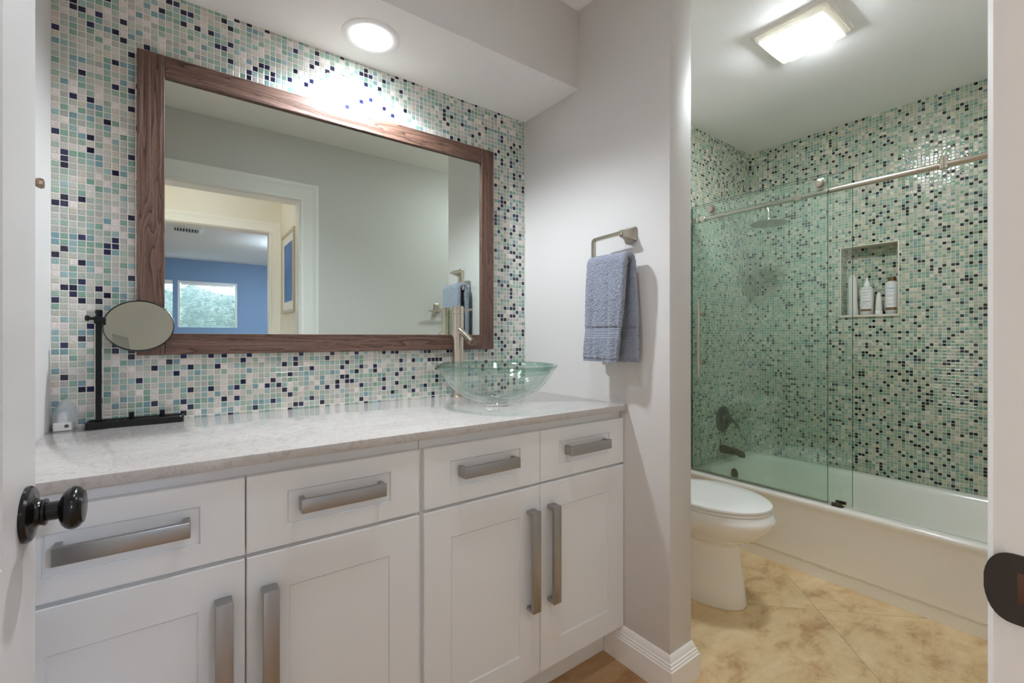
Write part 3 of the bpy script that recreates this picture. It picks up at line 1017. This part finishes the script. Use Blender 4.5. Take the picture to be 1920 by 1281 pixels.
# hand towel folded over the ring
def towel_path(tt):
    """tt 0..1 : front hem -> over the bar -> back hem; returns x, z, normal"""
    Lf, Lb, r = .338, .338, .021
    top = 1.3890
    La = PI * r
    s = tt * (Lf + La + Lb)
    if s < Lf:
        z = top - (Lf - s)
        return bx - r - .004 * (1 - s / Lf), z, Vector((-1, 0, 0))
    if s < Lf + La:
        a = (s - Lf) / r
        return bx - r * math.cos(a), top + r * math.sin(a), Vector((-math.cos(a), 0, math.sin(a)))
    q = s - Lf - La
    return bx + r + .006 * q / Lb, top - q, Vector((1, 0, 0))
NS, NT = 300, 90
def towel_pt(i, j, off, rough=True):
    tt, v = i / NS, j / NT
    x, z, n = towel_path(tt)
    front = n.x < -.5 or (abs(n.x) <= .5 and x < bx)
    drop = max(0, 1.3890 - z)
    back = 1 if tt > .5 else 0
    y0 = 1.146 + (.012 * (drop / .35) if not back else .004)
    y1 = .972 + (.036 * min(1, drop / .35) ** 1.4 if not back else -.012 * min(1, drop / .2))
    y = y0 + (y1 - y0) * v
    wave = .0050 * math.sin(v * 9.0 + .6) * min(1, drop / .12) + .003 * math.sin(v * 21 + z * 14) * min(1, drop / .2)
    x += (-abs(wave) if not back else wave * .5) * (1 if not back else 1)
    band = 1.1345 < z < 1.1700
    hem = z < 1.0630
    o = off
    if band:
        o = off * .62
    if hem:
        o = off * .72
    edge = min(v, 1 - v)
    if edge < .05:
        o *= math.sqrt(max(0.03, 1 - (1 - edge / .05) ** 2))
    p = Vector((x, y, z)) + n * o
    if rough and not band and not hem and off > 0:
        nn = noise.noise(p * 170) * .0026 + noise.noise(p * 400) * .0014
        p += n * nn + Vector((0, noise.noise(p * 300 + Vector((9, 2, 4))) * .001, 0))
    return p
bm = B()
outer = [[bm.verts.new(towel_pt(i, j, .011)) for j in range(NT + 1)] for i in range(NS + 1)]
inner = [[bm.verts.new(towel_pt(i, j, -.0105, False)) for j in range(NT + 1)] for i in range(NS + 1)]
for i in range(NS):
    for j in range(NT):
        bm.faces.new((outer[i][j], outer[i][j + 1], outer[i + 1][j + 1], outer[i + 1][j]))
        bm.faces.new((inner[i][j], inner[i + 1][j], inner[i + 1][j + 1], inner[i][j + 1]))
    for j in (0, NT):
        bm.faces.new((outer[i][j], outer[i + 1][j], inner[i + 1][j], inner[i][j]))
for j in range(NT):
    for i in (0, NS):
        bm.faces.new((outer[i][j], outer[i][j + 1], inner[i][j + 1], inner[i][j]))
tw = tag(obj('hand_towel', bm, M_['towel'], smooth=80), 'blue grey terry hand towel folded over the towel ring', 'towel')
for rng in (range(0, NS // 2), range(NS // 2, NS + 1)):
    rows_ = [i for i in rng if 1.1345 < towel_path(i / NS)[1] < 1.1700]
    bm = B()
    g = [[bm.verts.new(towel_pt(i, j, .011 / .62 * .72, False)) for j in range(NT + 1)] for i in rows_]
    g2 = [[bm.verts.new(towel_pt(i, j, .004, False)) for j in range(NT + 1)] for i in rows_]
    for i in range(len(rows_) - 1):
        for j in range(NT):
            bm.faces.new((g[i][j], g[i][j + 1], g[i + 1][j + 1], g[i + 1][j]))
        for j in (0, NT):
            bm.faces.new((g[i][j], g[i + 1][j], g2[i + 1][j], g2[i][j]))
    for j in range(NT):
        for i in (0, len(rows_) - 1):
            bm.faces.new((g[i][j], g[i][j + 1], g2[i][j + 1], g2[i][j]))
    o = obj('woven_band', bm, M_['band'], tw, smooth=80)
    o['label'] = 'smooth ribbed band'
bm = B(); box(bm, 1.189, 1.1905, 1.058, 1.083, 1.040, 1.060)
cg = obj('care_tag', bm, M_['tag'], tw)
cg['label'] = 'white care tag at the hem'

# towel bar on the doorway wall, seen only in the mirror
t = thing('towel_bar', 'brushed nickel towel bar on the doorway wall, seen in the mirror behind the faucet', 'towel bar', (1.9, YF1, 1.35))
for xx in (1.60, 2.16):
    bm = B()
    rings = []
    for yy, w, h in ((YF1 + .0005, .024, .034), (YF1 + .006, .024, .034), (YF1 + .010, .020, .028), (YF1 + .060, .008, .012)):
        rings.append([Vector((xx + p.x, yy, 1.362 + p.y - (yy - YF1) * .35)) for p in rrect(-w, w, -h, h, .006, 0, 4)])
    loft(bm, rings)
    obj('post', bm, M_['nickel'], t)
bm = B(); box(bm, 1.505, 2.215, YF1 + .052, YF1 + .064, 1.328, 1.340, .002)
obj('bar', bm, M_['nickel'], t)
# small hook on the side wall next to the mosaic
t = thing('robe_hook', 'small bronze hook knob on the wall between the open door and the mosaic', 'hook', (XL, 1.40, 1.468))
bm = B(); lathe(bm, [(.016, 0), (.016, .003), (.013, .005), (.006, .006)], (XL, 1.40, 1.468), (1, 0, 0), 24)
obj('wall_plate', bm, M_['dark_nickel'], t)
bm = B(); lathe(bm, [(.006, .005), (.006, .010), (.0095, .012), (.0115, .018), (.0100, .0235), (.006, .0245)], (XL, 1.40, 1.468), (1, 0, 0), 8, phase=.39)
obj('knob', bm, simple('brushed bronze', (150, 128, 104), .35, .8), t, smooth=20)

# ------------------------------------------------------------------ bath side
# fan light
LX, LY = 2.104, .810
t = thing('fan_light', 'square ceiling fan light, lit, above the toilet', 'light', (LX, LY, ZC))
bm = B()
for k, (w, z0, z1) in enumerate(((.144, -.007, 0), (.133, -.018, -.006), (.122, -.029, -.017))):
    w2 = w - .0125
    loft(bm, [rrect(LX - w, LX + w, LY - w, LY + w, .012, ZC + z1), rrect(LX - w, LX + w, LY - w, LY + w, .012, ZC + z0),
              rrect(LX - w2, LX + w2, LY - w2, LY + w2, .010, ZC + z0 - .001), rrect(LX - w2, LX + w2, LY - w2, LY + w2, .010, ZC + z1)], False, False)
lm, n_l, l_l, b_l = new_mat('pale translucent louvre')
b_l.inputs['Base Color'].default_value = lin((244, 242, 236)); b_l.inputs['Roughness'].default_value = .2
tl_ = n_l.new('ShaderNodeBsdfTranslucent'); tl_.inputs['Color'].default_value = lin((246, 244, 238))
mx_ = n_l.new('ShaderNodeMixShader'); mx_.inputs[0].default_value = .03
l_l.new(b_l.outputs[0], mx_.inputs[1]); l_l.new(tl_.outputs[0], mx_.inputs[2]); l_l.new(mx_.outputs[0], n_l['Material Output'].inputs['Surface'])
obj('louvre_frame', bm, lm, t)
bm = B()
loft(bm, [rrect(LX - .099, LX + .099, LY - .087, LY + .087, .014, ZC - .016), rrect(LX - .099, LX + .099, LY - .087, LY + .087, .014, ZC - .042),
          rrect(LX - .095, LX + .095, LY - .083, LY + .083, .012, ZC - .047), rrect(LX - .06, LX + .06, LY - .05, LY + .05, .01, ZC - .049)])
obj('diffuser', bm, M_['lamp_bath'], t)

# bathtub
t = thing('bathtub', 'white alcove bathtub behind the glass screen', 'bathtub', (2.82, .82, 0))
tx0, tx1, ty0, ty1 = XT - .008, XN - .003, YF1 + .004, YW - .003
def trr(i0, i1, j0, j1, r, z):
    return rrect(tx0 + i0, tx1 - i1, ty0 + j0, ty1 - j1, r, z, 8)
bm = B()
loft(bm, [trr(.012, 0, 0, 0, .002, .0005), trr(.012, 0, 0, 0, .002, .048), trr(.020, 0, 0, 0, .002, .052), trr(.020, 0, 0, 0, .002, .055), trr(.009, 0, 0, 0, .002, .062), trr(.009, 0, 0, 0, .003, .300),
          trr(.006, 0, 0, 0, .003, .318), trr(0, 0, 0, 0, .004, .328), trr(0, 0, 0, 0, .004, .342), trr(.003, 0, 0, 0, .004, .349), trr(.010, .002, .002, .002, .006, .352),
          trr(.058, .045, .085, .060, .11, .352), trr(.066, .053, .095, .068, .11, .348), trr(.076, .062, .115, .078, .11, .325),
          trr(.092, .078, .17, .095, .11, .20), trr(.110, .096, .23, .120, .11, .11), trr(.150, .136, .30, .165, .10, .075), trr(.20, .19, .36, .22, .08, .068)])
obj('tub', bm, M_['tub'], t, smooth=50)
bm = B()
oc, on = Vector((2.823, ty1 - .0875, .275)), Vector((0, -1, .14))
lathe(bm, [(.036, -.004), (.036, .003), (.033, .0065), (.014, .0085), (.001, .009)], oc, on, 36)
of = obj('overflow_plate', bm, M_['dark_nickel'], t)
bm = B(); tube(bm, [oc + Vector((0, -.008, .004)), oc + Vector((.006, -.020, .008))], .004, 10)
obj('trip_lever', bm, M_['dark_nickel'], of)
# tub spout and valve on the shower wall
bm = B()
rings = []
for yy, rx, rz, dz in ((YW, .024, .026, 0), (YW - .006, .026, .028, 0), (YW - .03, .025, .026, 0), (YW - .09, .022, .021, -.002), (YW - .125, .021, .019, -.006), (YW - .142, .019, .019, -.012), (YW - .150, .013, .013, -.018)):
    rings.append([Vector((2.830 + rx * math.cos(a), yy, .418 + dz + rz * math.sin(a))) for a in [2 * PI * i / 24 for i in range(24)]])
loft(bm, rings)
lathe(bm, [(.015, 0), (.015, .022), (.013, .022)], (2.830, YW - .128, .412), (0, 0, -1), 24)
tag(obj('tub_spout', bm, M_['dark_nickel']), 'dark pewter tub spout on the mosaic wall above the bathtub', 'spout')
t = thing('shower_valve', 'dark pewter round shower valve with a lever on the mosaic wall', 'valve', (2.850, YW, .606))
bm = B(); lathe(bm, [(.084, 0), (.084, .004), (.078, .009), (.055, .014), (.038, .017), (.034, .022), (.030, .032), (.026, .036)], (2.850, YW, .606), (0, -1, 0), 56)
obj('escutcheon', bm, M_['dark_nickel'], t)
bm = B(); lathe(bm, [(.022, .034), (.022, .052), (.018, .060), (.006, .062)], (2.850, YW, .606), (0, -1, 0), 32)
tube(bm, [(2.850, YW - .050, .606), (2.872, YW - .058, .598), (2.900, YW - .066, .572), (2.918, YW - .070, .548)], [.012, .011, .009, .0075], 16)
obj('lever', bm, M_['dark_nickel'], t)
# shower head
t = thing('rain_shower', 'round flat rain shower head on a bent arm high in the shower', 'shower head', (2.82, YW, 1.915))
bm = B(); lathe(bm, [(.030, 0), (.030, .004), (.022, .010), (.012, .012)], (2.82, YW, 1.915), (0, -1, 0), 36)
obj('flange', bm, M_['nickel'], t)
bm = B()
tube(bm, [(2.82, YW - .002, 1.915), (2.82, 1.40, 1.921)] + arc_pts((2.82, 1.315, 1.923), (2.82, 1.265, 1.925), (2.82, 1.262, 1.875), 8) + [(2.82, 1.262, 1.842)], .0105, 18)
obj('arm', bm, M_['nickel'], t)
bm = B(); lathe(bm, [(.012, .040), (.016, .032), (.016, .022), (.020, .014), (.060, .010), (.098, .006), (.1005, .003), (.099, .0)], (2.82, 1.262, 1.806), (0, 0, 1), 64)
hd = obj('spray_disc', bm, M_['nickel'], t)
bm = B()
for r in (.018, .036, .054, .072, .088):
    for k in range(max(6, int(r * 320))):
        a = 2 * PI * k / max(6, int(r * 320))
        lathe(bm, [(.0022, 0), (.0016, .0022)], (2.82 + r * math.cos(a), 1.262 + r * math.sin(a), 1.8061), (0, 0, -1), 6)
nz_ = obj('nozzles', bm, simple('grey rubber', (90, 92, 92), .6), hd)
# glass screen: rail, fixed pane, sliding pane
RX, RZ = 2.474, 1.826
t = thing('shower_screen', 'fixed glass shower panel with a long nickel rail over the bathtub', 'shower screen', (2.49, .9, .352))
bm = B(); tube(bm, [(RX, YF1 + .001, RZ), (RX, YW - .001, RZ)], .0128, 24)
rail = obj('rail', bm, M_['nickel'], t)
def pane(bm, x, y0, y1, z0, z1, th=.008):
    box(bm, x - th / 2, x + th / 2, y0, y1, z0, z1, .0006, 1)
    for f in bm.faces:
        f.normal_update()
        f.material_index = 0 if abs(f.normal.x) > .9 else 1
bm = B(); pane(bm, 2.4915, .7476, YW - .001, .3560, 1.9050)
obj('glass_panel', bm, [M_['shower_glass'], M_['glass_edge']], t, smooth=0)
for yy in (.965, 1.47):
    bm = B(); lathe(bm, [(.019, 0), (.019, .012), (.017, .014), (.008, .0145)], (RX - .004, yy, RZ), (-1, 0, 0), 32)
    lathe(bm, [(.014, 0), (.014, .028)], (RX - .004, yy, RZ), (1, 0, 0), 24)
    obj('clamp', bm, M_['nickel'], t)
for yy in (.437, 1.505):
    bm = B(); lathe(bm, [(.0165, 0), (.0165, .030), (.0155, .031)], (RX, yy, RZ - .016), (0, 0, 1), 28)
    lathe(bm, [(.0135, .031), (.0135, .047), (.0125, .048)], (RX, yy, RZ - .016), (0, 0, 1), 28)
    obj('door_stop', bm, M_['nickel'], t)
for yy, dy in ((YW, -1), (YF1, 1)):
    bm = B(); lathe(bm, [(.024, 0), (.024, .008), (.018, .010)], (RX, yy, RZ), (0, dy, 0), 28)
    obj('wall_socket', bm, M_['nickel'], t)
bm = B()
box(bm, 2.450, 2.502, .775, .818, .3525, .3575, .001, 1)
box(bm, 2.450, 2.456, .775, .818, .3525, .3700, .001, 1)
box(bm, 2.497, 2.503, .775, .818, .3525, .3700, .001, 1)
obj('floor_guide', bm, M_['dark_nickel'], t)
bm = B(); box(bm, 2.4795, 2.4865, .7476, YW - .001, .3522, .3590, .001, 1)
obj('bottom_seal', bm, M_['stone_trim'], t)
bm = B(); box(bm, 2.4490, 2.4640, .8200, YW - .001, .3522, .3575, .001, 1)
obj('threshold_strip', bm, simple('satin aluminium', (206, 204, 194), .35, .6), t)
t = thing('sliding_shower_door', 'sliding glass shower door with a nickel pull handle hung on the rail', 'shower door', (2.456, 1.18, .352))
SX = 2.4560
bm = B(); pane(bm, SX, .8339, 1.530, .3600, 1.9050)
gp = obj('glass_panel', bm, [M_['shower_glass'], M_['glass_edge']], t, smooth=0)
for yy in (.872, 1.418):
    bm = B()
    lathe(bm, [(.027, -.006), (.027, .004), (.023, .006), (.0235, .008), (.008, .009)], (RX, yy, RZ + .041), (-1, 0, 0), 40)
    lathe(bm, [(.019, .014), (.019, .028), (.016, .030), (.006, .031)], (RX, yy, RZ + .041), (-1, 0, 0), 32)
    lathe(bm, [(.008, 0), (.008, .02)], (RX, yy, RZ + .041), (-1, 0, 0), 16)
    obj('roller', bm, M_['nickel'], t)
bm = B()
hx_, hy_ = SX - .046, 1.462
tube(bm, [(hx_, hy_, .905), (hx_, hy_, 1.352)], .0085, 20)
for zz in (.990, 1.268):
    tube(bm, [(hx_, hy_, zz), (SX - .004, hy_, zz)], .0058, 14)
    lathe(bm, [(.011, 0), (.011, .008), (.009, .009)], (SX - .004, hy_, zz), (-1, 0, 0), 24)
    lathe(bm, [(.011, 0), (.013, .004), (.013, .016), (.010, .019)], (SX + .004, hy_, zz), (1, 0, 0), 24)
obj('handle', bm, M_['nickel'], t)

# toilet
TCX = 1.911
def egg(hw, yf, yb, yc, z, n=48, pw=2.0):
    pts = []
    for i in range(n):
        a = 2 * PI * i / n
        cx_, s_ = math.cos(a), math.sin(a)
        ex = 2 / pw
        x = math.copysign(abs(cx_) ** ex, cx_) * hw
        y = math.copysign(abs(s_) ** ex, s_)
        pts.append(Vector((TCX + x, yc + y * ((yb - yc) if y > 0 else (yc - yf)), z)))
    return pts
t = thing('toilet', 'white elongated toilet with its lid closed beside the bathtub', 'toilet', (TCX, 1.2, 0))
bm = B()
loft(bm, [egg(.118, .950, 1.40, 1.15, .0005), egg(.120, .948, 1.40, 1.15, .010), egg(.113, .956, 1.40, 1.15, .06), egg(.106, .966, 1.40, 1.15, .15),
          egg(.101, .975, 1.40, 1.15, .245), egg(.102, .973, 1.40, 1.15, .262), egg(.114, .958, 1.40, 1.15, .272), egg(.142, .920, 1.42, 1.13, .290), egg(.166, .885, 1.44, 1.12, .316),
          egg(.184, .857, 1.45, 1.11, .348), egg(.194, .842, 1.45, 1.11, .372), egg(.196, .839, 1.45, 1.11, .382), egg(.195, .841, 1.45, 1.11, .391), egg(.188, .852, 1.45, 1.11, .408), egg(.183, .858, 1.45, 1.11, .413)])
obj('bowl', bm, M_['ceramic'], t, smooth=60)
bm = B()
loft(bm, [egg(.180, .860, 1.31, 1.10, .4145), egg(.185, .855, 1.31, 1.10, .417), egg(.185, .855, 1.31, 1.10, .426), egg(.182, .858, 1.31, 1.10, .428)])
obj('seat', bm, M_['plastic'], t, smooth=50)
bm = B()
loft(bm, [egg(.182, .858, 1.315, 1.10, .4300), egg(.188, .852, 1.315, 1.10, .4325), egg(.188, .852, 1.315, 1.10, .4400), egg(.183, .858, 1.312, 1.10, .4445), egg(.12, .94, 1.28, 1.10, .4475), egg(.03, 1.06, 1.15, 1.10, .4485)])
obj('lid', bm, M_['plastic'], t, smooth=50)
bm = B()
loft(bm, [rrect(TCX - .19, TCX + .19, 1.385, 1.552, .03, .4135), rrect(TCX - .20, TCX + .20, 1.375, 1.552, .03, .70)])
tk = obj('tank', bm, M_['ceramic'], t)
bm = B(); loft(bm, [rrect(TCX - .208, TCX + .208, 1.366, 1.555, .03, .7005), rrect(TCX - .208, TCX + .208, 1.366, 1.555, .03, .725), rrect(TCX - .20, TCX + .20, 1.374, 1.55, .03, .735)])
obj('tank_lid', bm, M_['ceramic'], tk)
bm = B(); tube(bm, [(TCX - .15, 1.377, .655), (TCX - .15, 1.362, .655), (TCX - .08, 1.358, .648)], .007, 12)
obj('flush_lever', bm, M_['chrome'], tk)

# bottles in the niche
BXC = XN + .040
def text_on(parent, s, size, mat, x, y, z, rad, name='label_text'):
    """lettering wrapped on a bottle of radius rad whose axis is at (x, y); faces -X"""
    cu = bpy.data.curves.new(name, 'FONT')
    cu.body = s; cu.size = size; cu.align_x = 'CENTER'; cu.extrude = .0001
    tmp = bpy.data.objects.new(name, cu)
    COL.objects.link(tmp)
    dg = bpy.context.evaluated_depsgraph_get()
    me = bpy.data.meshes.new_from_object(tmp.evaluated_get(dg))
    bpy.data.objects.remove(tmp)
    bm_ = bmesh.new(); bm_.from_mesh(me)
    bpy.data.meshes.remove(me)
    for v in bm_.verts:
        a = v.co.x / rad
        rr = rad + .0008 + v.co.z
        v.co = Vector((x - rr * math.cos(a), y - rr * math.sin(a), z + v.co.y))
    return obj(name, bm_, mat, parent, smooth=0)
def ink_lines(parent, rows, x, y, rad, mat, name='label', z0=None, z1=None, half=None):
    """a wrapped paper label; rows (z, width, height, offset) are printed bars in it"""
    bm_ = B()
    if z0 is None:
        z0, z1 = rows[0][0], rows[0][0] + rows[0][2]; half = rows[0][1] / 2
        rows = [(z0, 2 * half, z1 - z0, 0)]
    zs = sorted({z0, z1, *[r[0] for r in rows], *[r[0] + r[2] for r in rows]})
    us = [-half + 2 * half * k / 40 for k in range(41)]
    g = [[bm_.verts.new((x - (rad + .0004) * math.cos(u / rad), y - (rad + .0004) * math.sin(u / rad), z)) for z in zs] for u in us]
    for i in range(40):
        um = (us[i] + us[i + 1]) / 2
        for j in range(len(zs) - 1):
            zm = (zs[j] + zs[j + 1]) / 2
            f = bm_.faces.new((g[i][j], g[i + 1][j], g[i + 1][j + 1], g[i][j + 1]))
            f.material_index = int(any(r[0] < zm < r[0] + r[2] and abs(um - r[3]) < r[1] / 2 for r in rows))
    return obj(name, bm_, [M_['paper'], mat], parent, smooth=30)
Z0 = NZ0 + .0004
G = None
# rounded tall bottle
yb_ = .975
t = thing('shampoo_bottle', 'tall plain white bottle with a rounded top in the shower niche', 'bottle', (BXC, yb_, NZ0), G)
bm = B()
rings = []
for h, a, b in ((0, .027, .019), (.008, .029, .021), (.05, .025, .020), (.10, .0235, .020), (.17, .0235, .020), (.205, .022, .019), (.225, .018, .016), (.238, .011, .010), (.243, .003, .003)):
    sh = -.003 * (1 - h / .243)
    rings.append([Vector((BXC + b * math.cos(2 * PI * i / 32), yb_ + sh + a * math.sin(2 * PI * i / 32), Z0 + h)) for i in range(32)])
loft(bm, rings)
obj('bottle_body', bm, M_['bottle'], t)
# labelled bottle with a nozzle
yb_, R_ = .904, .0315
t = thing('lotion_bottle', 'white labelled bottle with a pointed nozzle in the shower niche', 'bottle', (BXC, yb_, NZ0), G)
bm = B(); lathe(bm, [(R_ - .002, 0), (R_, .003), (R_, .150), (R_ - .003, .158), (.016, .166), (.013, .168)], (BXC, yb_, Z0), n=48)
obj('bottle_body', bm, M_['bottle'], t)
bm = B(); lathe(bm, [(.0145, .166), (.0145, .182), (.010, .190), (.0055, .205), (.0035, .218), (.002, .219)], (BXC, yb_, Z0), n=32)
obj('nozzle_cap', bm, M_['plastic'], t)
text_on(t, 'DAME TH', .0085, M_['label_ink'], BXC, yb_, Z0 + .126, R_)
ink_lines(t, [(Z0 + .112, .022, .0018, 0), (Z0 + .094, .030, .0012, 0), (Z0 + .074, .036, .0030, .004), (Z0 + .066, .022, .0014, -.004), (Z0 + .060, .030, .0012, 0), (Z0 + .050, .034, .0012, 0), (Z0 + .1445, .05, .0012, 0)], BXC, yb_, R_, M_['label_ink'], 'label', Z0 + .016, Z0 + .147, .033)
ink_lines(t, [(Z0 + .020, .060, .013, 0)], BXC, yb_, R_ + .0004, M_['gold'], 'gold_band')
# small tube standing on its cap
yb_ = .8485
t = thing('cream_tube', 'small white tapering tube standing on its cap between two labelled bottles', 'tube', (BXC, yb_, NZ0), G)
bm = B()
rings = []
for h, a, b in ((.022, .0165, .0155), (.05, .0160, .0130), (.09, .0125, .0075), (.118, .0085, .0025), (.126, .0075, .0010)):
    rings.append([Vector((BXC + b * math.cos(2 * PI * i / 28), yb_ + a * math.sin(2 * PI * i / 28), Z0 + h)) for i in range(28)])
loft(bm, rings)
obj('tube_body', bm, M_['bottle'], t)
bm = B(); lathe(bm, [(.0185, 0), (.0190, .002), (.0180, .020), (.0165, .0222)], (BXC, yb_, Z0), n=32)
obj('cap', bm, M_['plastic'], t)
# labelled bottle with gold cap
yb_, R_ = .7885, .0300
t = thing('conditioner_bottle', 'white labelled bottle with a gold cap in the shower niche', 'bottle', (BXC, yb_, NZ0), G)
bm = B(); lathe(bm, [(R_ - .002, 0), (R_, .003), (R_, .168), (R_ - .002, .174), (.018, .186), (.016, .187)], (BXC, yb_, Z0), n=48)
obj('bottle_body', bm, M_['bottle'], t)
bm = B(); lathe(bm, [(.0185, .186), (.0190, .188), (.0190, .207), (.0175, .209)], (BXC, yb_, Z0), n=36)
obj('cap', bm, M_['gold'], t)
text_on(t, 'Clean', .0150, M_['label_blue'], BXC, yb_, Z0 + .140, R_)
ink_lines(t, [(Z0 + .160, .030, .0012, 0), (Z0 + .125, .034, .0012, 0), (Z0 + .105, .036, .0014, 0), (Z0 + .098, .030, .0014, 0), (Z0 + .078, .036, .0012, 0), (Z0 + .056, .034, .0012, 0), (Z0 + .050, .020, .0012, 0)], BXC, yb_, R_, M_['label_ink'], 'label', Z0 + .018, Z0 + .164, .031)
ink_lines(t, [(Z0 + .022, .058, .015, 0)], BXC, yb_, R_ + .0004, M_['gold'], 'gold_band')

# ------------------------------------------------------------------ hall and bedroom things seen in the mirror
t = thing('framed_picture', 'framed blue print on the cream hall wall, seen in the mirror', 'picture', (HX, -.605, 1.33))
pz0, pz1, py0, py1 = 1.325, 1.940, -.845, -.365
bm = B()
R5 = lambda i, x: [Vector((x, py0 + i, pz0 + i)), Vector((x, py1 - i, pz0 + i)), Vector((x, py1 - i, pz1 - i)), Vector((x, py0 + i, pz1 - i))]
loft(bm, [R5(0, HX - .001), R5(0, HX - .030), R5(.020, HX - .030), R5(.022, HX - .020)], True, False)
obj('frame', bm, M_['pale_wood'], t, smooth=0)
bm = B(); bm.faces.new([bm.verts.new(p) for p in R5(.022, HX - .0200)])
obj('mat_board', bm, M_['paper'], t, smooth=0)
bm = B(); bm.faces.new([bm.verts.new(p) for p in R5(.085, HX - .0206)])
obj('print', bm, M_['art'], t, smooth=0)
t = thing('ceiling_vent', 'white slotted ceiling vent in the blue bedroom, seen in the mirror', 'vent', (.09, -3.39, ZC))
bm = B()
vx0, vx1, vy0, vy1 = -.045, .235, -3.53, -3.25
for a in (0, 1):
    box(bm, vx0, vx1, (vy0, vy1 - .025)[a], (vy0 + .025, vy1)[a], ZC - .012, ZC - .0005, .002, 1)
    box(bm, (vx0, vx1 - .025)[a], (vx0 + .025, vx1)[a], vy0 + .025, vy1 - .025, ZC - .012, ZC - .0005, .002, 1)
fr = obj('frame', bm, M_['plastic'], t)
bm = B(); box(bm, vx0 + .025, vx1 - .025, vy0 + .025, vy1 - .025, ZC - .003, ZC - .0008)
obj('duct', bm, simple('dark duct', (70, 74, 80), .7), t)
bm = B()
x = vx0 + .04
while x < vx1 - .03:
    box(bm, x, x + .009, vy0 + .025, vy1 - .025, ZC - .011, ZC - .004)
    x += .028
obj('louvres', bm, M_['plastic'], t)
# ceiling lamps outside the frame; the hall and bedroom ones are added fill
def fill_dome_lamp(name, label, x, y, r, mat, drop=.018, h=.085):
    t = thing(name, label, 'light', (x, y, ZC))
    bm = B(); lathe(bm, [(r * .6, -.0005), (r * .6, -drop - .004)], (x, y, ZC), n=48)
    obj('canopy', bm, M_['nickel'], t)
    bm = B(); lathe(bm, [(r * .6, -drop), (r - .01, -drop), (r, -drop - .01), (r, -drop - h + .012), (r - .012, -drop - h), (.002, -drop - h - .004)], (x, y, ZC), n=48)
    obj('diffuser', bm, mat, t)
rx_, ry_ = .58, .72
t = thing('ceiling_downlight', 'round recessed downlight in the main ceiling of the vanity room', 'light', (rx_, ry_, ZC))
bm = B(); lathe(bm, [(.058, -.0005), (.060, -.004), (.078, -.003), (.086, -.0006), (.086, 0)], (rx_, ry_, ZC), n=48, cap0=False, cap1=False)
obj('trim_ring', bm, M_['white_paint'], t)
bm = B(); lathe(bm, [(.059, -.0006), (.058, -.0014), (.001, -.0016)], (rx_, ry_, ZC), n=48)
obj('lens', bm, M_['lamp_room'], t)
beam(t, P_ROOM, (232, 244, 255), 112, .75, .055, -.012)
fill_dome_lamp('hall_fill_lamp', 'added round fill lamp, unseen, on the hall ceiling outside the door', .15, -.52, .14, M_['fill_hall'], .01, .04)  # unseen lamp added as fill for the hall and doorway
fill_dome_lamp('bedroom_fill_lamp', 'round flush ceiling lamp in the blue bedroom', 1.3, -3.6, .20, M_['fill_bed'], .01, .04)  # unseen lamp added to brighten the mirrored bedroom
